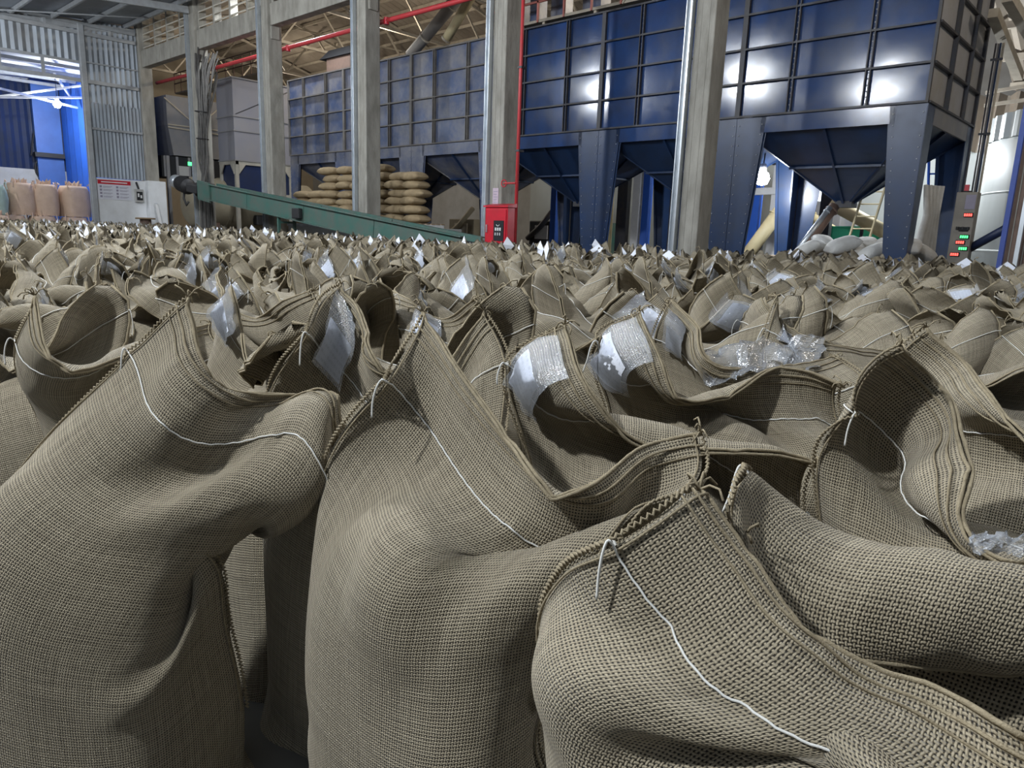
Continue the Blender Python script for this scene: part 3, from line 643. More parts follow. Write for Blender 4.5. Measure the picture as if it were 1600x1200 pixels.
# ducts over the bins
t = empty('diagonal_duct', on_y(641, 86, 19), label='grey tan diagonal duct rising from the bin tops', cat='duct')
a = Vector(on_y(641, 90, 19)); b = Vector(on_y(722, -6, 19)); MB().tube([Vector((0, 0, 0)), (b-a)*1.4], 0.21, 14).build('pipe', worn('duct_grey', (0.30, 0.27, 0.23), (0.2, 0.19, 0.18), 0.6, 0.2, 2), t, True)
for u in (0.3, 0.8): MB().tube([(b-a)*u, (b-a)*(u+0.015)], 0.25, 14).build('flange', M['truss'], t)
t = empty('cream_duct', on_y(697, 62, 18.6), label='short cream duct with an open lower end beside the diagonal duct', cat='duct')
a = Vector(on_y(697, 62, 18.6)); b = Vector(on_y(738, -8, 18.6))
MB().tube([Vector((0, 0, 0)), (b-a)*1.4], 0.17, 14).build('pipe', M['cream'], t, True); MB().tube([(b-a)*-0.01, (b-a)*0.03], 0.19, 14).build('collar', M['truss'], t); MB().tube([(b-a)*-0.014, (b-a)*-0.008], 0.15, 14).build('opening', M['dark'], t)  # dark disc painted in for the shaded inside of the duct mouth
# platform with red railing on the bins
t = empty('bin_top_platform', (-15.0, 19, 7.42), label='machine platform with reddish railing standing on the blue bins', cat='platform')
MB().box(-3.4, 3.2, -0.9, 1.2, 0.5, 0.58).build('deck', M['truss'], t)
for k in range(7):
    MB().bar((-3.3+k*1.05, -0.9, 0.5), (-3.3+k*1.05, -0.9, 1.7), 0.06).build('rail_post', M['pink'], t)
for z in (1.1, 1.7): MB().bar((-3.4, -0.9, z), (3.2, -0.9, z), 0.06).build('handrail', M['pink'], t)
for x in (-3.2, -1, 1, 3): MB().bar((x, -0.8, 0), (x, -0.8, 0.5), 0.1).build('foot', M['truss'], t)
for x, w in ((-3.0, 0.35), (-2.2, 0.3), (-1.2, 0.5), (0.2, 0.7), (1.7, 0.4)): MB().box(x-w/2, x+w/2, 0, 0.5, 0.58, 4.5).build('elevator_leg', M['blue_dusty'], t)
for k in range(5): MB().bar((2.0+k*0.35, -0.9, 0.5+k*0.5), (2.4+k*0.35, -0.9, 1.0+k*0.5), 0.05).build('stair_string', M['truss'], t)

# cable bundle on the fifth column
t = empty('cable_bundle', (-32.06, 14.12, 0), label='thick bundle of dusty black cables hanging down a column', cat='cables')
cbm = worn('dusty_cable', (0.10, 0.095, 0.088), (0.05, 0.05, 0.052), 0.8, scale=5)
for k in range(26):
    r = random.Random(k+3); x0 = r.uniform(-0.25, 1.1); top = r.uniform(7.6, 8.6)
    xm = r.uniform(-0.16, 0.34); xb = r.uniform(-0.22, 0.42); y = -r.uniform(0.0, 0.30)
    pts = [(x0+0.35*r.random(), y*0.3-0.02, top), (x0*0.8, y, top-0.7), (x0*0.35+xm*0.65+r.uniform(-.05, .05), y, 6.2), (xm, y, 5.0), (xm+r.uniform(-.12, .1), y-0.03, 3.9), (xb, y-0.06, 2.9), (xb+r.uniform(-.1, .1), y, 1.2), (xb, y, 0.0)]
    pts = [(0.30-b_*0.5, 0.05+a_*0.8, c_) for a_, b_, c_ in pts]; sm = []
    for i in range(len(pts)-1):
        for u in np.linspace(0, 1, 4, endpoint=False): sm.append(tuple(np.array(pts[i])*(1-u)+np.array(pts[i+1])*u))
    sm.append(pts[-1]); A_ = np.array(sm); 
    for _ in range(2): A_[1:-1] = (A_[:-2]+2*A_[1:-1]+A_[2:])/4
    MB().tube(A_, r.uniform(0.024, 0.045), 6).build('cable', cbm, t, True)
for z in (4.9, 6.0): MB().tube([(0.37+0.13*math.cos(a_), 0.12+0.26*math.sin(a_), z) for a_ in np.linspace(0, 2*math.pi, 14, endpoint=False)], 0.02, 6, True).build('tie', M['black'], t)

# things on and in front of the white low wall
t = empty('wall_poster', (XW+0.03, 12.75, 2.32), label='white notice poster with a red heading on the white low wall', cat='poster')
MB().box(0, 0.012, -0.78, 0.72, 0, 0.92).build('sheet', M['poster'], t)
MB().box(0.013, 0.018, -0.75, 0.70, 0.70, 0.89).build('heading_band', M['red'], t)
MB().box(0.0185, 0.021, -0.6, 0.55, 0.77, 0.82).build('heading_text', M['white'], t)
for j in range(4):
    for i in range(2):
        MB().box(0.013, 0.016, -0.68+i*0.72, -0.58+i*0.72, 0.08+j*0.15, 0.18+j*0.15).build('pictogram', M['ink'], t)
        MB().box(0.013, 0.016, -0.53+i*0.72, -0.13+i*0.72, 0.13+j*0.15, 0.15+j*0.15).box(0.013, 0.016, -0.53+i*0.72, -0.2+i*0.72, 0.09+j*0.15, 0.105+j*0.15).build('print_line', M['ink'], t)
t = empty('switch_box', (XW+0.05, 13.78, 2.25), label='small grey switch box beside the poster', cat='switch box')
MB().box(0, 0.14, -0.2, 0.2, 0, 0.62).build('box_body', M['grey_wall'], t, bevel=0.015)
MB().box(0.14, 0.155, -0.13, 0.14, 0.1, 0.5).build('window', M['dark'], t); MB().box(0.155, 0.17, -0.09, -0.02, 0.25, 0.42).box(0.155, 0.17, 0.03, 0.1, 0.2, 0.34).build('breaker', M['white'], t)
MB().tube([(0.07, 0.0, 0.62), (0.07, -0.1, 0.95)], 0.05, 8).build('cable', M['black'], t)
t = empty('white_batten', (XW+0.5, 14.55, 0), label='bright white batten leaning on the white column base', cat='batten')
MB().bar((0.3, 0.1, 0), (-0.06, -0.12, 2.2), 0.12, 0.08).build('batten_body', M['white'], t); MB().bar((-0.055, -0.117, 2.2), (-0.06, -0.12, 2.23), 0.13, 0.09).build('end_cap', M['galv'], t)
t = empty('cable_drum', (-36.9, 13.6, 0), label='brown wooden cable drum standing before the white wall', cat='cable drum')
for z in (0.75, 1.45): MB().lathe((0, 0, z), [(0.42, 0), (0.45, 0.03), (0.42, 0.08)], 20).build('flange', M['wood'], t)
MB().lathe((0, 0, 0), [(0.25, 0.8), (0.25, 1.45)], 16).build('core', M['brown'], t)
MB().lathe((0, 0, 0), [(0.4, 0), (0.36, 0.75)], 16).build('stand', M['brown'], t)
# wall fan and coiled hose in the store
t = empty('coiled_hose', (-49.75, 13.0, 4.6), label='dark coiled hose hanging on the blue store wall', cat='hose')
for k in range(3): MB().tube([(0.05*k, 0.55*math.cos(a_)+0.08*k, -0.5+0.7*math.sin(a_)-0.1*k) for a_ in np.linspace(0, 2*math.pi, 18, endpoint=False)], 0.045, 6, True).build('coil', M['black'], t, True)
MB().tube([(0.05, -0.7, 0.2), (0.05, -0.35, 2.0), (0.05, 0.2, 4.0)], 0.035, 6).build('hose_end', M['black'], t)
MB().box(0, 0.5, -0.6, 0.9, 0.15, 0.4).build('bracket_shelf', M['black'], t)

# peach bulk bags
def bulk_bag(name, x, y, z, w, h, mat, label, seed):
    r = random.Random(seed); t = empty(name, (x, y, z), r.uniform(-.2, .2), label, 'bulk bag', 'bulk bags in the store')
    n = 22; rows = 12; mb = MB(); vs_ = []
    for j in range(rows+1):
        v = j/rows; zz = h*v; b = 1+0.10*math.sin(math.pi*v)-0.25*max(0, v-0.82)/0.18*0.6
        for k in range(n):
            a = 2*math.pi*k/n; c, s_ = math.cos(a), math.sin(a)
            f = 1/max(abs(c)**3.2+abs(s_)**3.2, 1e-6)**(1/3.2)
            q = 1+0.05*noise.noise(Vector((c*2+seed, s_*2, v*3)))
            vs_.append((w/2*b*f*c*q*0.93, w/2*b*f*s_*q*0.93, zz))
    fs = [(j*n+k, j*n+(k+1) % n, (j+1)*n+(k+1) % n, (j+1)*n+k) for j in range(rows) for k in range(n)]
    fs += [tuple(rows*n+k for k in range(n))]
    mb.add(vs_, fs).build('bag_body', mat, t, True)
    sp_ = MB(); 
    for k in range(9):
        a = 2*math.pi*k/9; rr = w*0.26
        sp_.plate([(rr*math.cos(a), rr*math.sin(a), h*0.95), (rr*math.cos(a+.5), rr*math.sin(a+.5), h*0.95), (rr*1.1*math.cos(a+.4), rr*1.1*math.sin(a+.4), h+0.22+r.uniform(-.08, .1)), (rr*0.5*math.cos(a), rr*0.5*math.sin(a), h+0.12)], 0.01)
    sp_.build('bag_mouth', mat, t)
    for sx in (-1, 1):
        for sy in (-1, 1):
            MB().tube([(sx*w*0.42, sy*w*0.42, h*0.86), (sx*w*0.36, sy*w*0.40, h+0.14), (sx*w*0.22, sy*w*0.40, h+0.04)], 0.025, 5).build('lifting_loop', mat, t)
    return t
BB = [('left end of the upper row', 10.05, 1.15), ('second from left in the upper row', 11.12, 1.15), ('at the right end of the upper row, next to the white wall', 12.45, 1.35)]
for k, (w_, y, wd) in enumerate(BB): bulk_bag('bulk_bag', -43.2, y, 1.45, wd, 1.55, M['peach'], 'peach bulk bag '+w_, k)
for k, (w_, y) in enumerate((('left', 9.5), ('middle', 10.85), ('right', 12.3))): bulk_bag('bulk_bag', -43.0, y, 0, 1.3, 1.42, M['palegreen'] if k == 3 else M['peach'], f'peach woven bulk bag on the floor, {w_} one under the upper row', 10+k)
bulk_bag('bulk_bag', -42.4, 8.72, 1.42, 1.1, 1.4, M['palegreen'], 'pale green woven bulk bag at the left edge', 20)
bulk_bag('bulk_bag', -41.6, 8.5, 0, 1.3, 1.4, M['peach'], 'peach bulk bag under the pale green one at the left edge', 21)

# ------------------------------------------------------------------ under and right of the bins
t = empty('work_lamp', on_y(1191, 278, 19.6), label='glaring work lamp behind the rightmost bin legs', cat='lamp')
MB().lathe((0, 0, 0), [(0.001, -0.2), (0.14, -0.17), (0.2, -0.02), (0.16, 0.12), (0.07, 0.18)], 16).build('bulb', M['lamp_glow'], t, True)
MB().lathe((0, 0, 0), [(0.1, 0.17), (0.08, 0.36), (0.03, 0.4)], 12).build('lamp_holder', M['white'], t, True)
MB().tube([(0, 0, 0.38), (0.05, 0, 1.2)], 0.02, 6).build('cord', M['black'], t)
lp = on_y(1191, 278, 19.6); point_light('work_lamp_light', (lp[0], lp[1], lp[2]-0.35), 260, 0.1, COOL)
point_light('rear_light', (-7.0, 24.5, 4.6), 800, 0.2, COOL)  # bare light behind the bins, no lamp body goes with it
struct('wall_rear', MB().box(-26, -1.5, 29, 29.3, 0, 5.5), M['pale_tank'], 'pale rear wall seen under the bins')
def tube_thing(name, a, b, r, mat, label, cat, ring=None):
    a = Vector(a); b = Vector(b); t = empty(name, a, label=label, cat=cat)
    MB().tube([Vector((0, 0, 0)), b-a], r, 12).build('pipe', mat, t, True)
    for u in (0.08, 0.92): MB().tube([(b-a)*u, (b-a)*(u+0.02)], r*1.25, 12).build('flange', ring or mat, t)
    c_ = (a+b)/2
    if c_.z > 1.2: MB().bar((b-a)/2-Vector((0, 0, r)), (b-a)/2-Vector((0, 0, c_.z)), 0.08).build('pipe_stand', M['rail'], t)
    return t
def bar_thing(name, a, b, w, h, mat, label, cat):
    a = Vector(a); b = Vector(b); t = empty(name, a, label=label, cat=cat)
    for s_ in (-1, 1): MB().bar(Vector((0, 0, s_*(h/2-0.02))), b-a+Vector((0, 0, s_*(h/2-0.02))), w, 0.04).build('flange', mat, t)
    MB().bar(Vector((0, 0, 0)), b-a, w*0.3, h-0.08).build('web', mat, t); return t
tube_thing('discharge_pipe', on_y(1304, 322, 18.9), on_y(1246, 402, 18.0), 0.13, M['brown'], 'brown discharge pipe slanting down from the hopper outlet', 'pipe')
tube_thing('steel_chute', on_y(1297, 324, 18.7), on_y(1238, 402, 17.9), 0.07, M['galv'], 'thin bright steel pipe beside the brown discharge pipe', 'pipe')
tube_thing('cream_pipe', on_y(1300, 318, 23), on_y(1400, 372, 23), 0.20, M['cream'], 'cream pipe slanting down behind the ladder', 'pipe')
tube_thing('cream_pipe', on_y(1218, 330, 22.5), on_y(1165, 402, 22.0), 0.21, M['cream'], 'cream pipe beside the glaring work lamp', 'pipe')
tube_thing('cream_pipe', on_y(1262, 338, 25), on_y(1330, 380, 25), 0.2, M['cream'], 'cream pipe behind the brown discharge pipe', 'pipe')
bar_thing('mint_beam', on_y(1245, 364, 24), on_y(1400, 366, 24), 0.25, 0.45, M['mint'], 'bright mint green beam behind the ladder', 'beam')
def ladder(p, q, w, label, mat, n=9):
    a = Vector(p); b = Vector(q); a = b+(a-b)*(b.z/(b.z-a.z)); t = empty('ladder', (a.x, a.y, 0), label=label, cat='ladder'); o = Vector((a.x, a.y, 0)); s_ = Vector((w, 0, 0))
    for k in (0, 1): MB().tube([a-o+s_*k, b-o+s_*k], 0.035, 6).build('ladder_rail', mat, t)
    for k in range(n):
        u = (k+0.5)/n; MB().tube([a.lerp(b, u)-o, a.lerp(b, u)-o+s_], 0.022, 6).build('rung', mat, t)
ladder(on_y(1318, 400, 21.8), on_y(1352, 290, 22.4), 0.55, 'leaning cream ladder behind the rightmost hopper', M['cream'])
ladder(on_y(1448, 395, 21.5), on_y(1452, 235, 21.5), 0.5, 'blue caged ladder seen through the end bin legs', M['bright_blue'], 10)
for k, (px, w_, mt, lb) in enumerate(((1204, 0.30, 'white', 'white door frame post left of the blue legs'), (1172, 0.35, 'bright_blue', 'bright blue post beside the work lamp'), (989, 0.30, 'white', 'white post under the second bin'), (1004, 0.28, 'bright_blue', 'pale blue post under the second bin'),
                              (862, 0.28, 'bright_blue', 'blue post behind the hose cabinet'), (948, 0.10, 'cream', 'thin cream pole under the second bin'), (1283, 0.35, 'rail', 'dark post behind the discharge pipe'), (968, 0.45, 'rail', 'dark broad post under the second bin'), (1042, 0.3, 'bright_blue', 'blue strut right of the white post'))):
    p = on_y(px, 385, 23.5); t = empty('support_post', (p[0], 23.5, 0), label=lb, cat='post')
    MB().box(-w_/2, w_/2, -0.03, 0.0, 0, 3.9).box(-w_/2, -w_/2+0.04, 0, 0.22, 0, 3.9).box(w_/2-0.04, w_/2, 0, 0.22, 0, 3.9).build('channel', M[mt], t)
    MB().box(-w_/2-0.1, w_/2+0.1, -0.15, 0.3, 0, 0.03).build('base_plate', M['rail'], t)
    MB().box(-w_/2-0.06, w_/2+0.06, -0.08, 0.25, 3.9, 3.96).build('head_plate', M['rail'], t)
bar_thing('white_lintel', on_y(1170, 300, 23.37), on_y(1240, 297, 23.37), 0.16, 0.22, M['white'], 'white lintel over the doorway by the work lamp', 'beam')
t = empty('grey_machine', (-10.2, 26, 0), label='dark machine block behind the bright work lamp', cat='machine')
MB().box(-1.2, 1.2, 0, 1.5, 0, 2.9).build('housing', M['grey_panel'], t, bevel=0.04); MB().box(-0.5, 0.5, -0.05, 0, 0.8, 2.2).build('door', M['dark'], t); MB().lathe((0, 0.7, 2.9), [(0.5, 0), (0.3, 0.6), (0.3, 1.4)], 16).build('stack', M['galv'], t)
for k, (px, Y_, w_) in enumerate(((845, 25, 1.5), (920, 25.5, 1.6), (720, 24.5, 1.8))):
    p = on_y(px, 385, Y_); t = empty('dark_machine', (p[0], Y_, 0), label=['dark machine with a white panel behind the hose cabinet', 'dark green machine under the second bin', 'tan machine under the bin right of the sack pile'][k], cat='machine')
    mt = M['rail'] if k == 0 else (M['green'] if k == 1 else M['tan'])
    MB().box(-w_/2, w_/2, 0, 1.2, 0, 2.0).build('housing', mt, t, bevel=0.04); MB().box(-w_/4, w_/4, -0.04, 0, 1.2, 1.8).build('panel', M['white'] if k == 0 else M['truss'], t)
    MB().tube([(-w_/2, -0.1, 1.2), (0, -0.15, 1.7), (w_/2, -0.1, 2.5)], 0.12, 10).build('pipe', mt, t, True)
ORD = ['leftmost of the heap', 'second from the left', 'third from the left', 'fourth from the left', 'fifth from the left', 'middle of the heap', 'just right of the middle', 'fourth from the right', 'third from the right', 'second from the right', 'rightmost of the heap']
# heap of white bags at the foot of the rightmost bin
for k in range(11):
    px = 1268+k*17; Y_ = 17.7+(k % 3)*0.45; p = on_y(px, 390, Y_)
    o = inst('white_bag', lying_sack(40+k, 0.8, 0.5, 0.34).mesh('bag_cloth', M['white_bag'], True), None, (p[0], Y_, 1.16+0.14*(k % 2)), (R.uniform(-.3, .3), R.uniform(-.5, .5), R.uniform(0, 3)))
    tag(o, f'crumpled white bag under the rightmost hopper, {ORD[k]}', 'bag', 'white bags under the rightmost hopper')
t = empty('low_bench', (-6.6, 18.2, 0), label='low bench under the heap of white bags', cat='bench')
MB().box(-1.9, 1.9, -0.8, 0.9, 1.04, 1.12).build('bench_top', M['wood'], t)
for x in (-1.7, 1.7):
    for y in (-0.7, 0.8): MB().box(x-0.05, x+0.05, y-0.05, y+0.05, 0, 1.04).build('leg', M['wood'], t)
# white hanging hoses through the end legs
t = empty('white_sleeve', (-4.75, 19.3, 0), label='bundle of white filling sleeves hanging by the end bin', cat='sleeve')
for k in range(5): MB().tube([(-0.1+k*0.06, k*0.12, 2.9), (0.0+k*0.02, k*0.14, 2.2), (-0.12+k*0.05, k*0.16, 1.2), (-0.14+k*0.06, k*0.16, 0.0)], [0.05, 0.07, 0.09, 0.11], 8).build('sleeve', M['white_bag'], t, True)
t = empty('service_pipes', (-4.3, 21.3, 0), label='dark vertical service pipes up the far corner of the end bin', cat='pipes')
for k in range(4): MB().tube([(0.05*k, 0.04*(k % 2), 0.0), (0.05*k, 0.04*(k % 2), 6.3)], 0.02+0.008*(k % 2), 8).build('pipe', [M['rail'], M['grey_panel'], M['blue_leg'], M['truss']][k], t, True)
for z in (2.5, 4.2, 5.9): MB().box(-0.05, 0.2, -0.08, -0.03, z, z+0.05).build('clamp', M['rail'], t)
# control cabinet with digits
t = empty('control_cabinet', (-3.72, 18.4, 0), label='tall beige control cabinet with red and green digital displays', cat='control panel')
cabm = worn('beige_cabinet', (0.24, 0.215, 0.18), (0.17, 0.155, 0.13), 0.5, scale=3)
MB().box(-0.24, 0.16, -0.16, 0.16, 0.35, 2.66).build('cabinet_body', cabm, t, bevel=0.015)
MB().box(-0.05, 0.14, -0.175, -0.163, 2.3, 2.6).build('name_plate', M['ink'], t)
for k, (z, mt, x) in enumerate(((2.18, 'led_red', 0.05), (1.88, 'dark', 0.0), (1.72, 'led_green', 0.04), (1.60, 'led_red', -0.02), (1.47, 'led_green', 0.05), (1.34, 'led_red', -0.09))):
    d = MB().box(x-0.09, x+0.09, -0.185, -0.163, z-0.045, z+0.045).build('display', M['dark'], t)
    if mt != 'dark':
        for q in range(4): MB().box(x-0.08+q*0.04, x-0.052+q*0.04, -0.192, -0.187, z-0.028, z+0.028).build('digit', M[mt], d)
for k in range(3): MB().lathe((-0.12+0.1*k, -0.17, 1.9), [(0.03, -0.03), (0.03, 0.03)], 10).build('button', M['black'], t)
MB().box(-0.13, -0.05, -0.07, 0.01, 2.68, 2.82).build('beacon', M['red'], t); MB().lathe((-0.09, -0.03, 2.66), [(0.1, 0), (0.1, 0.03)], 12).build('beacon_base', M['black'], t)
MB().box(-0.25, -0.18, -0.12, 0.12, 0, 0.35).box(0.12, 0.19, -0.12, 0.12, 0, 0.35).build('stand', M['black'], t)
# pale tank, wall and roof at the right edge
t = empty('pale_tank', (-1.6, 24.6, 0), label='tall pale grey cylindrical tank at the right edge', cat='tank')
MB().lathe((0, 0, 0), [(3.1, 0), (3.1, 4.25), (3.06, 4.3), (3.06, 4.32)], 40).build('tank_shell', M['pale_tank'], t, True)
for z in (1.4, 2.9): MB().lathe((0, 0, z), [(3.105, 0), (3.125, 0.03), (3.105, 0.06)], 40).build('weld_band', M['pale_tank'], t, True)
cr_ = MB(); vs_ = []
for j in (0, 1):
    for k in range(160):
        a_ = 2*math.pi*k/160; r_ = 3.12+0.035*(1 if k % 4 < 2 else -1); vs_.append((r_*math.cos(a_), r_*math.sin(a_), 4.28+0.62*j))
cr_.add(vs_, [(k, (k+1) % 160, 160+(k+1) % 160, 160+k) for k in range(160)]).build('corrugated_collar', M['pale_tank'], t)
struct('wall_right_upper', corrugated((-6.2, 28.3, 4.6), (9, 0, 0), (0, 0.5, 1.8), 16, 0.16, 1, 6), M['roof_tan'], 'dark wavy roof sheet behind the pale tank')
tr = struct('ceiling_right', corrugated((-5.0, 28.2, 6.4), (10, 0, 0), (0, -12, 3.8), 30, 0.05, 1, 4), M['roof_tan'], 'dark roof sheeting above the pale tank')
for k in range(7): MB().box(-5, 5, 27.5-k*1.6, 27.65-k*1.6, 6.32+k*0.506, 6.5+k*0.506).build('purlin', M['truss'], tr)
for (a_, b_) in ((on_y(1552, 20, 20), on_y(1592, 120, 24)), (on_y(1575, -5, 19), on_y(1610, 55, 21)), (on_y(1540, 145, 25), on_y(1610, 133, 25)), (on_y(1538, 165, 25), on_y(1610, 155, 25))):
    MB().bar(a_, b_, 0.2 if a_[2] > 5.9 else 0.09, 0.2 if a_[2] > 5.9 else 0.09).build('roof_beam', M['truss'], tr)
t = empty('blue_support_boom', on_y(1508, 392, 18.6), label='dark blue arm slanting up right of the control cabinet', cat='pipe')
a = Vector(on_y(1508, 394, 18.6)); b = Vector(on_y(1574, 358, 18.0)); MB().tube([Vector((0, 0, 0)), b-a], 0.09, 10).build('tube', M['dark_blue'], t, True); MB().tube([b-a, (b-a)*1.02], 0.12, 10).build('end_flange', M['rail'], t)
# high-bay lamps, one of them an added fill
for k, (x, y, z, w_, r_, c_, nm) in enumerate(LAMPS):
    t = empty('high_bay_lamp', (x, y, z), label=['high bay lamp nearest the camera over the sacks', 'high bay lamp over the right of the sack field', 'high bay lamp over the middle of the sack field', 'high bay lamp left of the middle of the sack field', 'high bay lamp near the grey wall', 'high bay lamp at the right end of the hall',
              'warm lamp over the leftmost bins', 'warm lamp over the grey silo', 'warm lamp over the middle bins', 'added unseen fill lamp behind the beam over the sack pile', 'warm lamp by the pale tank'][k], cat='lamp', group='high bay lamps')
    MB().lathe((0, 0, 0), [(0.34, 0.02), (0.26, 0.22), (0.12, 0.34), (0.10, 0.55), (0.03, 0.58)], 20).build('reflector', M['galv'], t, True)
    MB().tube([(0, 0, 0.56), (0, 0, (hall_z(y) if y < 14 else (11.8+(y-15)*0.2545))-z)], 0.015, 6).build('cord', M['black'], t)
    MB().lathe((0, 0, 0), [(0.001, -0.03), (0.24, -0.02), (0.28, 0.01)], 18).build('lens', M['lamp_glow'] if c_ == COOL else M['lamp_glow_warm'], t, True)
    point_light(nm+'_light', (x, y, z-0.3), w_, r_, c_, 2.7 if nm == 'added_fill' else None)

# ------------------------------------------------------------------ jute sacks
SW, SH, HEM = 0.88, 1.45, 0.155
SHORT = 0.20                                        # taken up under the bottom at mid width
def v_rest(Nu, Nv):
    """cloth length between rows: less in the lower rows at mid width, where the bottom takes some up"""
    s = np.linspace(0, 1, Nu); dv = SH/(Nv-1); j1 = int(0.6/dv)
    r = np.full((Nv-1, Nu), dv); r[:j1] *= 1-SHORT*np.sin(math.pi*s)[None]**0.7/(j1*dv); return r                     # flat width, length, hem above the stitching
def core_push(X, a, b, h1, h2, tilt, pw=3.0):
    """keep the cloth outside the grain it holds (a domed, rounded column)"""
    x = X[..., 0]; y = X[..., 1]; z = X[..., 2]
    zt = z-tilt[0]*x-tilt[1]*y
    r = ((np.abs(x)/a)**pw+(np.abs(y)/b)**pw)**(1/pw)+1e-6
    zz = np.maximum(zt-h1, 0)/(h2-h1)
    q = np.sqrt(r*r+zz*zz)
    s = np.where(q < 1, 1/np.maximum(q, 0.25), 1.0)
    s = 1+(s-1)*0.7
    X[..., 0] = x*s; X[..., 1] = y*s
    X[..., 2] = np.where(zz > 0, z+(zt-h1)*(s-1), z)
def spline(ss, pts, s):
    """smooth curve through control points (monotone parameter)"""
    ss = np.asarray(ss, float); P = np.asarray(pts, float); out = np.stack([np.interp(s, ss, P[:, k]) for k in range(3)], -1)
    for _ in range(max(2, len(s)//14)):
        q = out.copy(); q[1:-1] = (out[:-2]+2*out[1:-1]+out[2:])/4; out = q
    return out
def simulate(specs, Nu, Nv, iters):
    N = len(specs); s = np.linspace(0, 1, Nu); du = SW/(Nu-1); dv = SH/(Nv-1); vr = v_rest(Nu, Nv); vr2 = {m: sum(vr[k:Nv-m+k] for k in range(m)) for m in (2, 4, 7)}; VC = np.concatenate([np.zeros((1, Nu)), np.cumsum(vr, 0)])
    js = int(round((SH-HEM)/dv)); vsh = 0.66
    X = np.zeros((N, 2, Nv, Nu, 3)); PIN = []
    phi = math.pi*s; TT = np.zeros((N, Nu, 3))
    for n, sp in enumerate(specs):
        a, b = sp['ab']; T = spline([p[0] for p in sp['top']], [p[1:4] for p in sp['top']], s)
        TT[n] = T; cx = -np.cos(phi); cy = np.sin(phi)
        sg = lambda q, p: np.sign(q)*np.abs(q)**p
        for f, sy in ((0, -1), (1, 1)):
            h1_, h2_ = sp['h']; tp = lambda v: math.sqrt(max(0.05, 1-(max(v-h1_, 0)/(h2_-h1_))**2))
            Bx = np.stack([a*sg(cx, 0.8), sy*b*sg(cy, 0.8), np.zeros(Nu)], -1)
            B0 = Bx*[tp(vsh), tp(vsh), 1]+[0, 0, vsh]
            mid = np.stack([a*0.9*cx, np.zeros(Nu), np.full(Nu, 0.84)], -1)
            dn = mid-T; dn /= np.linalg.norm(dn, axis=-1, keepdims=True)+1e-6
            S = T+dn*HEM*0.9
            for j in range(Nv):
                v = j*dv; vv = VC[j]; ar = np.minimum(vv, vsh)
                if v <= 0.8*vsh: X[n, f, j] = Bx*np.stack([np.vectorize(tp)(ar)]*2+[np.ones(Nu)], -1)+np.stack([np.zeros(Nu)]*2+[ar], -1)
                elif j <= js:
                    t = (v-vsh*0.8)/(js*dv-vsh*0.8); c1 = B0+np.array([0, 0, 0.16]); c2 = S+dn*0.12
                    X[n, f, j] = B0*(1-t)**3+3*c1*t*(1-t)**2+3*c2*t*t*(1-t)+S*t**3
                else:
                    t = (j-js)/(Nv-1-js); X[n, f, j] = S*(1-t)+T*t
                    X[n, f, j, :, 1] += sy*0.006*t
        rs = np.random.RandomState(sp['seed'])
        for f in (0, 1):                            # soft random folds to start the wrinkles
            for _ in range(10):
                k = rs.uniform(-1, 1, 2)*[22, 14]; ph = rs.uniform(0, 6.28); am = rs.uniform(0.002, 0.006)
                w = np.sin(k[0]*s[None, :]*SW+k[1]*np.arange(Nv)[:, None]*dv+ph)*am
                w[js:] *= 0.6
                X[n, f, :, :, 1] += w*(np.arange(Nv)[:, None]*dv > 0.3)
        X[n, :, :, :, :2] *= 1.0
        for (ps, pv, px, py, pz, wt, keep) in sp['pins']:
            PIN.append((n, int(round(pv/dv)) if pv is not None else Nv-1, int(round(ps*(Nu-1))), np.array([px, py, pz]), wt, keep))
    A = np.array([sp['ab'][0] for sp in specs])[:, None, None, None]-0.012; Bb = np.array([sp['ab'][1] for sp in specs])[:, None, None, None]-0.012
    H1 = np.array([sp['h'][0] for sp in specs])[:, None, None, None]; H2 = np.array([sp['h'][1] for sp in specs])[:, None, None, None]
    TL = [np.array([sp['tilt'][k] for sp in specs])[:, None, None, None] for k in (0, 1)]
    Xp = X.copy(); X = X.astype(np.float32); Xp = X.copy()
    def con(a, b, rest, st, sc):
        d = b-a; L = np.sqrt(np.einsum('...i,...i->...', d, d))+1e-7
        k = (L-rest)/L; k = np.where(k > 0, k*st, k*sc)*0.5
        d *= k[..., None]; return d
    dd2 = np.sqrt(du*du+((vr[:, :-1]+vr[:, 1:])/2)**2)
    for it in range(iters):
        V = (X-Xp)*0.86; Xp = X.copy(); X = X+V; X[..., 2] -= 0.00007
        for sub in range(3):
            c = con(X[..., :-1, :], X[..., 1:, :], du, 0.9, 0.55); X[..., :-1, :] += c; X[..., 1:, :] -= c
            c = con(X[..., :-1, :, :], X[..., 1:, :, :], vr, 0.9, 0.55); X[..., :-1, :, :] += c; X[..., 1:, :, :] -= c
        c = con(X[..., :-1, :-1, :], X[..., 1:, 1:, :], dd2, 0.25, 0.10); X[..., :-1, :-1, :] += c; X[..., 1:, 1:, :] -= c
        c = con(X[..., 1:, :-1, :], X[..., :-1, 1:, :], dd2, 0.25, 0.10); X[..., 1:, :-1, :] += c; X[..., :-1, 1:, :] -= c
        for m, w in ((2, 0.30), (4, 0.30), (7, 0.22)):          # stiffness against tight folds
            c = con(X[..., :-m, :], X[..., m:, :], m*du, 0, w); X[..., :-m, :] += c; X[..., m:, :] -= c
            c = con(X[..., :-m, :, :], X[..., m:, :, :], vr2[m], 0, w); X[..., :-m, :, :] += c; X[..., m:, :, :] -= c
        h_ = X[..., js:, :, :]                         # the sewn hem is stiffer
        c = con(h_[..., :-3, :], h_[..., 3:, :], 3*du, 0, 0.35); h_[..., :-3, :] += c; h_[..., 3:, :] -= c
        core_push(X, A, Bb, H1, H2, TL)
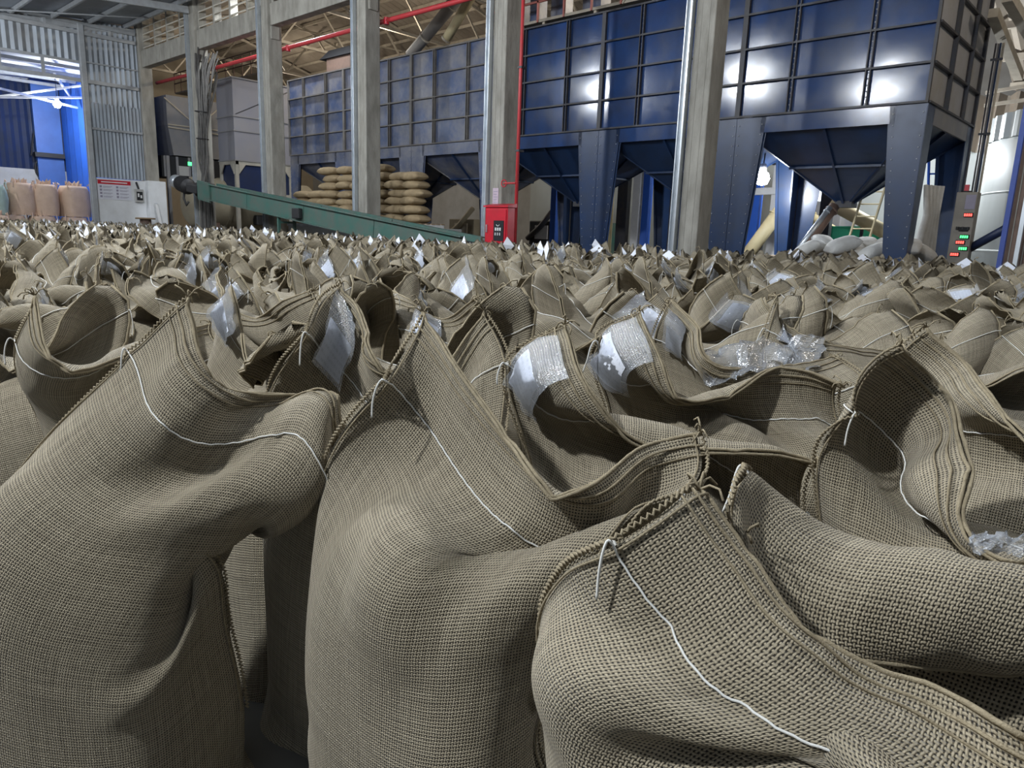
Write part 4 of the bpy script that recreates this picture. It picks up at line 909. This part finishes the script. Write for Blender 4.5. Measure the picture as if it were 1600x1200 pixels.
        # keep the two sheets apart in the loose top
        t1 = np.zeros_like(X[:, 0]); t2 = np.zeros_like(X[:, 0])
        M_ = (X[:, 0]+X[:, 1])*0.5
        t1[:, :, 1:-1] = M_[:, :, 2:]-M_[:, :, :-2]; t2[:, 1:-1] = M_[:, 2:]-M_[:, :-2]; t1[:, :, 0] = t1[:, :, 1]; t1[:, :, -1] = t1[:, :, -2]; t2[:, -1] = t2[:, -2]; t2[:, 0] = t2[:, 1]
        nn = np.cross(t1, t2); nn /= np.linalg.norm(nn, axis=-1, keepdims=True)+1e-9     # points to the front
        gap = np.einsum('...i,...i->...', X[:, 0]-X[:, 1], nn); need = np.maximum(0.010-gap, 0); need[:, :int(0.7/dv)] = 0; need[:, :, 0] = 0; need[:, :, -1] = 0
        X[:, 0] += nn*(need*0.4)[..., None]; X[:, 1] -= nn*(need*0.4)[..., None]
        hg = np.maximum(gap-0.03, 0); hg[:, :js+1] = 0; X[:, 0] -= nn*(hg*0.4)[..., None]; X[:, 1] += nn*(hg*0.4)[..., None]
        for e in (0, -1):
            m_ = (X[:, 0, :, e]+X[:, 1, :, e])/2; X[:, 0, :, e] = m_; X[:, 1, :, e] = m_
        m_ = (X[:, 0, js]+X[:, 1, js])/2; gg = nn[:, js]*0.004; X[:, 0, js] = m_+gg; X[:, 1, js] = m_-gg
        X[..., 2] = np.maximum(X[..., 2], 0.0); X[:, :, 0, :, 2] = 0
        X[..., 0] = np.clip(X[..., 0], -0.62, 0.62)
        fr = it/iters
        X[:, :, -1] += (TT[:, None]-X[:, :, -1])*0.16
        for (n, j, i, P, wt, keep) in PIN:
            if fr < keep:
                for f in (0, 1): X[n, f, j, i] += (P-X[n, f, j, i])*wt
    for _ in range(1):                                 # take out grid-size jitter
        Y = X.copy(); Y[:, :, 1:-1, 1:-1] = X[:, :, 1:-1, 1:-1]*0.5+(X[:, :, 2:, 1:-1]+X[:, :, :-2, 1:-1]+X[:, :, 1:-1, 2:]+X[:, :, 1:-1, :-2])*0.125; X = Y
    return X, js, du, dv

def cloth_mesh(G, du, dv, name='sack_cloth', mat=None):
    """G: (2, Nv, Nu, 3) -> one closed ring per row, with cloth coordinates as UV"""
    _, Nv, Nu, _ = G.shape; m = 2*Nu-2
    ring = np.concatenate([G[0], G[1][:, -2:0:-1]], 1)                # (Nv, m, 3)
    me = bpy.data.meshes.new(name)
    vi = np.arange(Nv*m).reshape(Nv, m); nx = np.roll(vi, -1, 1)
    q = np.stack([vi[:-1], nx[:-1], nx[1:], vi[1:]], -1).reshape(-1, 4)
    me.vertices.add(Nv*m); me.vertices.foreach_set('co', ring.astype(np.float32).ravel())
    nf = len(q); me.loops.add(nf*4); me.loops.foreach_set('vertex_index', q.ravel().astype(np.int32))
    me.polygons.add(nf); me.polygons.foreach_set('loop_start', np.arange(0, nf*4, 4, dtype=np.int32))
    uvl = me.uv_layers.new(name='UVMap')
    k = np.arange(m); jj, kk = np.meshgrid(np.arange(Nv-1), k, indexing='ij')
    u0 = kk*du; vr = v_rest(Nu, Nv); VC = SH-np.concatenate([np.cumsum(vr[::-1], 0)[::-1], np.zeros((1, Nu))])
    VR = np.concatenate([VC, VC[:, -2:0:-1]], 1); VN = np.roll(VR, -1, 1)
    uv = np.stack([np.stack([u0, VR[:-1]], -1), np.stack([u0+du, VN[:-1]], -1), np.stack([u0+du, VN[1:]], -1), np.stack([u0, VR[1:]], -1)], 2)
    uvl.data.foreach_set('uv', uv.astype(np.float32).ravel())
    me.update(calc_edges=True); me.validate()
    me.polygons.foreach_set('use_smooth', [True]*len(me.polygons))
    me.materials.append(mat or M['jute']); return me
def sheet_normals(S):
    t1 = np.gradient(S, axis=1); t2 = np.gradient(S, axis=0); n = np.cross(t1, t2); return n/(np.linalg.norm(n, axis=-1, keepdims=True)+1e-9)
def samp(S, i, j):
    Nv, Nu, _ = S.shape; i = min(max(i, 0), Nu-1.001); j = min(max(j, 0), Nv-1.001); a, b = int(i), int(j); u, v = i-a, j-b
    return S[b, a]*(1-u)*(1-v)+S[b, a+1]*u*(1-v)+S[b+1, a]*(1-u)*v+S[b+1, a+1]*u*v
def resample(P, step):
    P = np.asarray(P); d = np.r_[0, np.cumsum(np.linalg.norm(np.diff(P, axis=0), axis=1))]; n = max(3, int(d[-1]/step))
    t = np.linspace(0, d[-1], n); return np.stack([np.interp(t, d, P[:, k]) for k in range(3)], -1)
def sack_parts(G, js, du, dv, hero, pouch=None, seed=0, tail=True):
    """meshes of one sack: list of (name, mesh, [children])"""
    r = random.Random(seed); F = G[0].astype(float); Bk = G[1].astype(float); Nv, Nu, _ = F.shape; nf = sheet_normals(F)
    out = [('sack_cloth', cloth_mesh(G, du, dv), [])]
    # rolled hem edge round the mouth with a second seam line below it
    mb = MB(); top = np.concatenate([F[-1], Bk[-1][-2:0:-1]])
    if hero:
        for P in (F[-1], Bk[-1]):
            Q = resample(P, 0.012); mb.tube(Q+np.array([[0, 0, 0.0]]), [0.0034+0.0010*r.random() for _ in Q], 6)
        o = int(round(0.022/dv)) or 1
        Q = resample(F[-1-o]+nf[-1-o]*0.003, 0.012); mb.tube(Q, [0.0022+0.0010*r.random() for _ in Q], 5)
        o = int(round(0.040/dv)) or 2
        Q = resample(F[-1-o]+nf[-1-o]*0.003, 0.012); mb.tube(Q, [0.0016+0.0008*r.random() for _ in Q], 5)
    else: mb.tube(top[::1], 0.0036, 4, closed=True)
    out.append(('hem_edge', mb.mesh('hem_edge', M['jute_yarn'], True), []))
    # overlocked side seams
    j0 = int(0.25/dv)
    for e, sx in ((0, -1), (-1, 1)):
        mb = MB()
        P = F[j0:, e]; o_ = F[j0:, e]-F[j0:, 1 if e == 0 else -2]; o_ = o_/(np.linalg.norm(o_, axis=1, keepdims=True)+1e-9)
        if hero:
            Q = resample(P+o_*0.004, 0.0055); O = resample(o_, 0.1); oo = np.stack([np.interp(np.linspace(0, 1, len(Q)), np.linspace(0, 1, len(o_)), o_[:, k]) for k in range(3)], -1)
            zz = np.where(np.arange(len(Q)) % 2 == 0, 1, -1)[:, None]; nn_ = np.stack([np.interp(np.linspace(0, 1, len(Q)), np.linspace(0, 1, len(o_)), nf[j0:, e][:, k]) for k in range(3)], -1)
            mb.tube(Q+oo*(0.003*zz)+nn_*0.002*zz, 0.0030, 5)
            Q2 = resample(P-o_*0.014+nf[j0:, e]*0.004, 0.02); mb.tube(Q2, 0.0022, 5)
        else: mb.tube(P[::2]+o_[::2]*0.003, 0.006, 4)
        out.append(('side_seam', mb.mesh('side_seam', M['jute_yarn'], True), []))
    # white sewing thread
    P = F[js]+nf[js]*0.0035; Q = resample(P, 0.010 if hero else 0.03); w = np.array([[0, 0, 0.0010*math.sin(k*1.9)] for k in range(len(Q))])
    mb = MB(); mb.tube(Q+w, 0.0019 if hero else 0.0017, 5 if hero else 4)
    if seed != 14: P = Bk[js]-nf[js]*0.0035; Q = resample(P, 0.02); mb.tube(Q, 0.0018, 4)
    if tail:
        for e in (0, -1):
            if (hero and (e == 0 or seed in (17, 18))) or (not hero and r.random() < 0.4):
                p0 = F[js, e]+nf[js, e]*0.006; d = np.array([(-1 if e == 0 else 1)*r.uniform(.1, .6), -r.uniform(.2, .8), 0.2]); L = r.uniform(0.05, 0.11)
                pts = [p0, p0+d*0.016+[0, 0, .008], p0+d*0.035+[0, 0, -0.02], p0+d*0.045+[0, 0, -L*0.6], p0+d*0.05+[0.01*r.uniform(-1, 1), 0, -L]]
                Q = np.array(pts); Q = resample(Q, 0.006); 
                for _ in range(3): Q[1:-1] = (Q[:-2]+2*Q[1:-1]+Q[2:])/4
                mb.tube(Q, 0.0022 if hero else 0.0016, 5)
    out.append(('stitching', mb.mesh('stitching', M['thread'], True), []))
    # frayed yarn ends at the corners
    for e in (0, -1):
        mb = MB(); c = F[-1, e]
        for k in range(5 if hero else 2):
            d = np.array([r.uniform(-1, 1), r.uniform(-1, 1), r.uniform(-.2, 1)]); d /= np.linalg.norm(d); L = r.uniform(0.015, 0.05)
            mb.tube(np.array([c, c+d*L*0.5+[0, 0, .006], c+d*L, c+d*L*1.2+[r.uniform(-.01, .01), r.uniform(-.01, .01), -0.014]]), 0.0022, 4)
        out.append(('frayed_corner', mb.mesh('frayed_corner', M['jute_yarn'], True), []))
    if pouch:
        s0, lift, hgt, wid, tilt, sheet = pouch
        S = F if sheet == 0 else Bk; sgn = 1 if sheet == 0 else -1
        i0 = s0*(Nu-1); jt = Nv-1+(-0.02 if hero else 0.05)/dv; nI, nJ = 9, 9
        def grid(a0, a1, b0, b1, off, crk, n1=nI, n2=nJ):
            vs_ = []; uvs = []
            for q in range(n2+1):
                for p in range(n1+1):
                    a = a0+(a1-a0)*p/n1; b = b0+(b1-b0)*q/n2
                    i = i0+(a-0.5)*wid/du+(b-0.5)*tilt*wid/du; j = jt-(1-b)*hgt/dv
                    c = samp(S, i, j)+np.array([0, 0, max(0.0, (j-(Nv-1))*dv)]); nv_ = samp(nf, i, j)*sgn
                    # flatten towards the mean so the sheet bridges the folds
                    lf = lift*(0.35+0.65*(1-b))
                    z = noise.noise(Vector((a*5+seed, b*5, seed*1.7)))*crk+noise.noise(Vector((a*11, b*11+seed, 3)))*crk*0.5
                    vs_.append(c+nv_*(off+lf+z)); uvs.append((a, b))
            V = np.array(vs_).reshape(n2+1, n1+1, 3)
            for _ in range(3): V[1:-1, 1:-1] = (V[2:, 1:-1]+V[:-2, 1:-1]+V[1:-1, 2:]+V[1:-1, :-2])/4*0.5+V[1:-1, 1:-1]*0.5
            fs = [(q*(n1+1)+p, q*(n1+1)+p+1, (q+1)*(n1+1)+p+1, (q+1)*(n1+1)+p) for q in range(n2) for p in range(n1)]
            return V.reshape(-1, 3), fs, uvs
        def mk(nm, mat, args):
            V, fs, uvs = grid(*args); me = MB().add(V, fs).mesh(nm, mat, True); ul = me.uv_layers.new(name='UVMap')
            ul.data.foreach_set('uv', np.array([uvs[l.vertex_index] for l in me.loops], np.float32).ravel()); return me
        cr_ = 0.012 if hero else 0.016
        out.append(('label_pouch', mk('label_pouch', M['plastic'], (0, 1, 0, 1, 0.010, cr_)), [('paper_label', mk('paper_label', M['paper'], (0.1, 0.9, 0.06, 0.62, 0.006, cr_*0.3)))]))
    return out
def place_sack(parts, loc, rz, label, group=None, scale=1.0, mirror=False, hero=False):
    t = empty('jute_sack', loc, rz, label, 'sack', group); t.scale = (scale*(-1 if mirror else 1), scale, scale)
    for nm, me, ch in parts:
        o = inst(nm, me, t)
        if hero and nm == 'sack_cloth':
            md = o.modifiers.new('smooth', 'SUBSURF'); md.levels = 1; md.render_levels = 1
        for n2, m2 in ch: inst(n2, m2, o)
    return t

def hero(center, yaw, tops, pins=(), label='', pouch=None, ab=(0.315, 0.20), h=(0.50, 0.93), tilt=(0, 0), seed=1, wt=0.35):
    """tops / pins given as (s, [v,] px, py, z): a point of the photograph at height z; turned into the sack's own frame"""
    c, s_ = math.cos(yaw), math.sin(yaw)
    def loc(px, py, z):
        w = on_z(px, py, z)-np.array([center[0], center[1], 0]); return (c*w[0]+s_*w[1], -s_*w[0]+c*w[1], w[2])
    P3 = [np.array(loc(px, py, z)) for s, px, py, z in tops]; old = [t[0] for t in tops]
    cum = np.r_[0, np.cumsum([np.linalg.norm(P3[k+1]-P3[k]) for k in range(len(P3)-1)])]
    new = list(cum/max(cum[-1], SW*0.97))                # cloth used up along the mouth
    if new[-1] < 0.9:                                    # the far corner lies outside the picture
        L = (1-new[-1])*SW; e = P3[-1]+np.array([0.90*L, 0.05, 0.35*L]); e[0] = min(e[0], 0.42); P3.append(e); new.append(1.0); old.append(1.4)
    else: new[-1] = 1.0
    top = [(s, *p) for s, p in zip(new, P3)]
    pins = [(float(np.interp(p[0], old, new)), *p[1:]) for p in pins]
    P = [(s, None, x, y, z, wt, 1.0) for s, x, y, z in top]+[(s, v, *loc(px, py, z), wt*0.6, 1.0) for s, v, px, py, z in pins]
    return dict(center=center, yaw=yaw, top=top, pins=P, ab=ab, h=h, tilt=tilt, seed=seed, label=label, pouch=pouch)
VS = SH-HEM
HEROES = [
    hero((-1.94, 0.52), 0.80, [(0, 300, 462, 1.31), (0.28, 328, 590, 1.12), (0.38, 350, 607, 1.09), (0.72, 500, 625, 1.04), (1, 590, 665, 0.99)],
         [(0, VS, 195, 545, 1.17), (0.32, VS, 275, 668, 1.03), (0.7, VS, 470, 695, 0.98), (1, VS, 540, 748, 0.92), (1, 0.88, 428, 752, 0.87)],
         'large jute sack at the left front, pointed ear up and its right corner folded over', tilt=(0, 0), seed=11),
    hero((-1.13, 0.97), 0.16, [(0, 665, 478, 1.31), (0.22, 705, 560, 1.21), (0.45, 790, 690, 1.07), (0.62, 862, 795, 0.99), (0.85, 1030, 690, 1.07), (1, 1098, 678, 1.10)],
         [(0, VS, 590, 603, 1.17), (0.55, VS, 850, 838, 0.93), (0.8, VS, 985, 752, 1.0), (1, VS, 1075, 760, 1.02)],
         'jute sack in the middle foreground with a tall pointed ear and a long white thread', seed=12),
    hero((-0.255, 0.88), 0.0, [(0, 1095, 768, 1.13), (0.25, 1160, 860, 1.06), (0.5, 1250, 995, 0.98), (0.75, 1400, 1060, 0.95), (1, 1600, 1150, 0.96)],
         [(0, VS, 968, 834, 1.09), (0.3, VS, 1100, 955, 0.99), (0.55, VS, 1230, 1085, 0.93), (0.8, VS, 1400, 1185, 0.90)],
         'nearest jute sack at the bottom right with a bold white thread across it', seed=13),
    hero((-0.13, 1.32), 0.1, [(0, 1163, 838, 1.05), (0.3, 1228, 972, 0.95), (0.6, 1370, 1034, 0.90), (1, 1600, 1040, 0.90)],
         [(0.04, 1.30, 1195, 768, 1.12), (0.25, 1.24, 1300, 852, 1.05), (0.5, 1.22, 1400, 872, 1.03), (0.75, 1.22, 1500, 915, 1.0), (0.97, 1.22, 1600, 962, 0.98)],
         'jute sack with its hem folded down towards the nearest sack at the right', seed=14),
    hero((-0.20, 1.72), -0.12, [(0, 1412, 540, 1.29), (0.25, 1462, 600, 1.20), (0.5, 1522, 735, 1.07), (0.68, 1502, 815, 0.99), (0.85, 1545, 868, 0.95), (1, 1615, 880, 0.96)],
         [(0, VS, 1357, 657, 1.12), (0.3, VS, 1412, 702, 1.06), (0.55, VS, 1445, 775, 1.0), (0.75, VS, 1500, 832, 0.95)],
         'jute sack at the right with a tall dark hollow ear', seed=15),
    hero((-0.20, 2.14), -0.15, [(0, 1452, 512, 1.28), (0.25, 1505, 565, 1.20), (0.6, 1570, 650, 1.11), (1, 1650, 725, 1.04)],
         [], 'jute sack whose ear stands just behind the dark hollow ear at the right', seed=16),
    hero((-0.90, 1.48), 0.30, [(0, 885, 508, 1.27), (0.25, 918, 605, 1.15), (0.45, 965, 668, 1.06), (0.6, 1010, 702, 1.01), (0.8, 1150, 708, 1.01), (1, 1272, 730, 0.97)],
         [(0, VS, 785, 572, 1.16), (0.9, VS, 1245, 742, 0.93)],
         'jute sack with a clear pouch and blank paper on its ear, centre', pouch=(0.12, 0.02, 0.19, 0.15, 0.35, 0), h=(0.56, 0.95), seed=17),
    hero((-0.97, 1.98), 0.35, [(0, 1000, 485, 1.27), (0.2, 1030, 560, 1.15), (0.38, 1058, 628, 1.04), (0.58, 1140, 625, 1.03), (0.8, 1220, 572, 1.12), (1, 1320, 605, 1.08)],
         [(0, VS, 940, 530, 1.19), (0.9, VS, 1270, 630, 1.02)],
         'jute sack sagging like a hammock between its two ears, wide clear pouch at the left', pouch=(0.12, 0.02, 0.2, 0.17, 0.3, 0), h=(0.58, 0.97), seed=18),
    hero((-1.02, 2.42), 0.30, [(0, 1050, 468, 1.28), (0.25, 1092, 512, 1.20), (0.5, 1110, 565, 1.10), (0.75, 1180, 580, 1.06), (1, 1300, 560, 1.10)],
         [], 'jute sack with a printed label pouch just behind the hammock-shaped sack', pouch=(0.12, 0.01, 0.16, 0.12, -0.3, 0), seed=19),
    hero((-1.62, 1.13), 0.22, [(0, 540, 440, 1.335), (0.3, 577, 520, 1.215), (0.5, 596, 590, 1.11), (0.75, 690, 590, 1.07), (1, 755, 482, 1.26)],
         [(0, VS, 468, 525, 1.235), (0.45, VS, 580, 608, 1.06)],
         'jute sack with a bright folded paper label on its ear, left of the centre', pouch=(0.13, 0.02, 0.19, 0.15, -0.3, 0), h=(0.56, 0.95), seed=20),
    hero((-2.62, 0.92), 0.5, [(0, 55, 455, 1.27), (0.3, 70, 560, 1.10), (0.5, 110, 592, 1.04), (0.7, 190, 560, 1.06), (1, 330, 500, 1.10)],
         [], 'jute sack at the left edge with a curled cup-shaped ear', seed=21),
    hero((-2.05, 1.95), 0.2, [(0, 600, 418, 1.30), (0.3, 640, 470, 1.18), (0.6, 690, 500, 1.10), (1, 745, 465, 1.22)],
         [], 'jute sack with a broad flat ear behind the one with the folded paper', pouch=(0.6, 0.012, 0.17, 0.13, 0.4, 0), seed=22),
    hero((-0.55, 2.62), 0.15, [(0, 1188, 462, 1.27), (0.3, 1240, 510, 1.16), (0.6, 1300, 540, 1.10), (1, 1400, 545, 1.08)],
         [], 'jute sack with an upright clear pouch on its ear, right of the centre', pouch=(0.14, 0.006, 0.17, 0.12, 0.2, 0), seed=23),
    hero((-2.55, 1.55), 0.3, [(0, 335, 412, 1.31), (0.3, 350, 470, 1.17), (0.6, 400, 500, 1.10), (1, 440, 470, 1.2)],
         [], 'jute sack with a narrow wrinkled ear behind the large left front sack', seed=24),
]
import time as _time
_t0 = _time.time()
X, js, du, dv = simulate(HEROES, 40, 62, 200)
for n, sp in enumerate(HEROES):
    parts = sack_parts(X[n], js, du, dv, True, sp['pouch'], sp['seed'])
    place_sack(parts, (sp['center'][0], sp['center'][1], 0), sp['yaw'], sp['label'], 'jute sacks standing in the field', hero=True)
print('heroes', _time.time()-_t0)
# random sacks: a dozen kinds
def rand_spec(seed):
    r = random.Random(seed)
    zl, zr = r.uniform(1.15, 1.33), r.uniform(1.10, 1.30)
    if r.random() < 0.3: zr = r.uniform(0.98, 1.08)
    xl, xr = -r.uniform(0.17, 0.33), r.uniform(0.17, 0.33); yl, yr = r.uniform(-.2, .2), r.uniform(-.2, .2)
    ym = r.uniform(-.12, .12); zm = r.uniform(0.93, 1.03)
    top = [(0, xl, yl, zl), (0.25, xl*0.62, yl*0.6+ym*0.4+r.uniform(-.05, .05), zl*0.5+zm*0.5+r.uniform(-.02, .05)), (0.5, r.uniform(-.06, .06), ym, zm), (0.75, xr*0.62, yr*0.6+ym*0.4+r.uniform(-.05, .05), zr*0.5+zm*0.5+r.uniform(-.02, .05)), (1, xr, yr, zr)]
    pins = [(s, None, x, y, z, 0.3, 1.0) for s, x, y, z in top]
    return dict(top=top, pins=pins, ab=(0.31, 0.20), h=(0.50, 0.94), tilt=(r.uniform(-.1, .1), r.uniform(-.15, .15)), seed=seed+50)
NP = 14
PROTO = [rand_spec(100+k) for k in range(NP)]
XP_, jp, dup_, dvp = simulate(PROTO, 26, 40, 110)
print('protos', _time.time()-_t0)
POUCH = [(0.16, 0.03, 0.17, 0.13, -0.3, 0), (0.13, 0.03, 0.21, 0.17, 0.4, 0), None, (0.85, 0.03, 0.2, 0.15, -0.4, 0), (0.2, 0.05, 0.2, 0.16, -0.5, 0), (0.82, 0.04, 0.18, 0.14, 0.5, 1), (0.5, 0.04, 0.2, 0.16, 0.3, 0), None, (0.8, 0.06, 0.21, 0.17, 0.2, 0), None, (0.1, 0.03, 0.18, 0.14, 0, 0), None, (0.9, 0.02, 0.2, 0.15, 0.1, 0), None]
PP = [sack_parts(XP_[k], jp, dup_, dvp, False, POUCH[k], 200+k) for k in range(NP)]

# the grid of sacks
PX, PY = 0.645, 0.425
cand = []
rr = random.Random(77)
hc = [sp['center'] for sp in HEROES]
for iy in range(0, 40):
    for ix in range(-58, 6):
        x = ix*PX+(0.3 if iy % 2 else 0)+rr.uniform(-.05, .05)+0.1; y = 0.70+iy*PY+rr.uniform(-.035, .035)
        yl = 13.6 if x < -9.2 else (16.4 if x < -2.9 else 13.4)
        if y > yl or x < -37.2: continue
        if 13.0 < y and any(abs(x-cx) < 0.75 for cx in COLX) : continue
        if y > 12.5 and -30.8 < x < -13.2: continue                      # the conveyor
        if x < -36.2 and y > 12.9: continue
        if any(((x-a)/0.52)**2+((y-b)/0.37)**2 < 1 for a, b in hc): continue
        px, py, dz = proj((x, y, 1.0))
        if dz < 0.45 or px < -260 or px > 1950: continue
        if math.hypot(x, y) < 0.75: continue
        if (dz < 1.5 and px > 150) or (dz < 1.15): continue
        cand.append((math.hypot(x, y), x, y, px))
cand.sort()
near, far = cand[:300-len(HEROES)], cand[300-len(HEROES):]
print('sacks', len(cand))
SECT = [(-999, 150, 'before the peach bulk bags'), (150, 270, 'before the white notice wall'), (270, 400, 'before the cable-wrapped column'), (400, 520, 'before the conveyor'), (520, 640, 'before the sack pile'),
        (640, 770, 'right of the sack pile'), (770, 880, 'before the red hose cabinet'), (880, 1050, 'before the second blue bin'), (1050, 1170, 'before the broad column'), (1170, 1300, 'before the work lamp'),
        (1300, 1420, 'before the rightmost hopper'), (1420, 1520, 'before the end bin leg'), (1520, 9999, 'at the right edge')]
def dist_word(d):
    for lim, w in ((2.2, 'in the front rows'), (3.2, 'just behind the front rows'), (4.2, 'a few rows back'), (5.5, 'in the nearer field'), (7, 'in the mid field'), (8.5, 'past the mid field'), (99, 'far back')):
        if d < lim: return w
plan = []
for d, x, y, px in near:
    kd = rr.randrange(NP); sec = [w for a, b, w in SECT if a <= px < b][0]
    plan.append((kd, x, y, px, ('pouched jute sack ' if POUCH[kd] else 'plain jute sack ')+dist_word(d)+', '+sec))
cls = {}
for i, q in enumerate(plan): cls.setdefault(q[4], []).append(i)
NTH = ['leftmost', 'second', 'third', 'fourth', 'fifth', 'sixth', 'seventh', 'eighth', 'ninth', 'tenth', 'eleventh', 'twelfth', 'thirteenth', 'fourteenth', 'fifteenth', 'sixteenth', 'seventeenth', 'eighteenth', 'nineteenth', 'twentieth']
for i, (kd, x, y, px, lab) in enumerate(plan):
    g_ = sorted(cls[lab], key=lambda q: plan[q][3]); n_ = g_.index(i)
    if len(g_) == 2: lab += ', '+('left one', 'right one')[n_]
    elif len(g_) > 2: lab += ', '+('leftmost' if n_ == 0 else 'rightmost' if n_ == len(g_)-1 else NTH[min(n_, 19)]+' from left')
    place_sack(PP[kd], (x, y, 0), rr.gauss(0, 0.22)+0.12+(math.pi if rr.random() < 0.25 else 0), lab, 'jute sacks standing in the field', rr.uniform(0.95, 1.05), rr.random() < 0.5)
# the rest, too far off to count, as one mass
fv = []; ff = []; fuv = []; pv_ = []; pf_ = []; off = 0; poff = 0
low = []
for k in range(NP):
    G = XP_[k][:, :, ::2]; j0 = int(0.55/dvp); G = G[:, j0::3] if (G.shape[1]-1-j0) % 3 == 0 else np.concatenate([G[:, j0::3], G[:, -1:]], 1)
    _, Nv, Nu, _ = G.shape; ring = np.concatenate([G[0], G[1][:, -2:0:-1]], 1); m = ring.shape[1]
    vi = np.arange(Nv*m).reshape(Nv, m); nx = np.roll(vi, -1, 1); q = np.stack([vi[:-1], nx[:-1], nx[1:], vi[1:]], -1).reshape(-1, 4)
    uu = np.stack(np.meshgrid(np.arange(m)*dup_*2, np.arange(Nv)*dvp*3), -1).reshape(-1, 2)
    pm = None
    for nm, me, ch in PP[k]:
        if nm == 'label_pouch':
            co = np.empty(len(me.vertices)*3, np.float32); me.vertices.foreach_get('co', co); co = co.reshape(10, 10, 3); pm = co[[0, 9]][:, [0, 9]].reshape(-1, 3)[[0, 1, 3, 2]]
    low.append((ring.reshape(-1, 3), q, uu, pm))
for (d, x, y, px) in far:
    kd = rr.randrange(NP); V, q, uu, pm = low[kd]; a = rr.gauss(0, 0.22)+0.12; sc = rr.uniform(0.95, 1.05); sx = sc*(-1 if rr.random() < 0.5 else 1)
    c, s_ = math.cos(a), math.sin(a); Rm = np.array([[c, -s_, 0], [s_, c, 0], [0, 0, 1]])
    W = (V*[sx, sc, sc])@Rm.T+[x, y, 0]; fv.append(W); ff.append((q if sx > 0 else q[:, ::-1])+off); fuv.append(uu); off += len(V)
    if pm is not None and rr.random() < 0.55:
        pv_.append((pm*[sx, sc, sc])@Rm.T+[x, y, 0]+[0, -0.01, 0.0]); pf_.append(np.arange(4)[None]+poff); poff += 4
fv = np.concatenate(fv); ff = np.concatenate(ff); fuv = np.concatenate(fuv)
me = bpy.data.meshes.new('jute_sacks'); nf = len(ff)
me.vertices.add(len(fv)); me.vertices.foreach_set('co', fv.astype(np.float32).ravel())
me.loops.add(nf*4); me.loops.foreach_set('vertex_index', ff.ravel().astype(np.int32)); me.polygons.add(nf); me.polygons.foreach_set('loop_start', np.arange(0, nf*4, 4, dtype=np.int32))
ul = me.uv_layers.new(name='UVMap'); ul.data.foreach_set('uv', fuv[ff.ravel()].astype(np.float32).ravel())
me.update(calc_edges=True); me.validate(); me.polygons.foreach_set('use_smooth', [True]*len(me.polygons)); me.materials.append(M['jute'])
fo = bpy.data.objects.new('distant_jute_sacks', me); link(fo); tag(fo, 'dense mass of distant jute sacks reaching to the columns and bins', 'sacks', kind='stuff')
po = MB(); po.add(np.concatenate(pv_), [tuple(f) for f in np.concatenate(pf_)]); pob = po.build('paper_labels', M['paper'], fo); pob['kind'] = 'stuff'
print('all sacks', _time.time()-_t0, 'tris', nf*2)

# crumpled clear plastic lying behind the hammock-shaped sack
def crumpled(name, pts, nx_, ny_, amp, label, seed):
    A_, B_, C_, D_ = [Vector(on_z(*q)) for q in pts]; o = (A_+B_+C_+D_)/4; vs_ = []; uvs = []
    for j in range(ny_+1):
        for i in range(nx_+1):
            u, v = i/nx_, j/ny_; p_ = A_.lerp(B_, u).lerp(D_.lerp(C_, u), v)-o
            n_ = Vector((noise.noise(Vector((u*4+seed, v*3, 1))), noise.noise(Vector((u*4, v*3+seed, 5))), noise.noise(Vector((u*5, v*4, seed+9)))))
            n2 = Vector((noise.noise(Vector((u*13+seed, v*9, 1))), noise.noise(Vector((u*13, v*9+seed, 5))), noise.noise(Vector((u*13, v*9, seed+9)))))
            vs_.append(p_+n_*amp+n2*amp*0.5); uvs.append((u, v))
    fs = [(j*(nx_+1)+i, j*(nx_+1)+i+1, (j+1)*(nx_+1)+i+1, (j+1)*(nx_+1)+i) for j in range(ny_) for i in range(nx_)]
    me_ = MB().add(vs_, fs).mesh(name, M['plastic']); ul_ = me_.uv_layers.new(name='UVMap')
    ul_.data.foreach_set('uv', np.array([uvs[l.vertex_index] for l in me_.loops], np.float32).ravel())
    ob = inst(name, me_, None, o); tag(ob, label, 'plastic'); return ob
crumpled('crumpled_plastic', [(1100, 592, 1.05), (1270, 588, 1.06), (1292, 528, 1.13), (1108, 543, 1.10)], 30, 14, 0.05, 'crumpled clear plastic sheet lying behind the hammock-shaped sack', 2.3)
crumpled('crumpled_plastic', [(1515, 858, 0.99), (1612, 868, 0.99), (1612, 838, 1.01), (1520, 834, 1.01)], 18, 8, 0.02, 'small strip of clear plastic at the right edge below the hollow ear', 5.1)
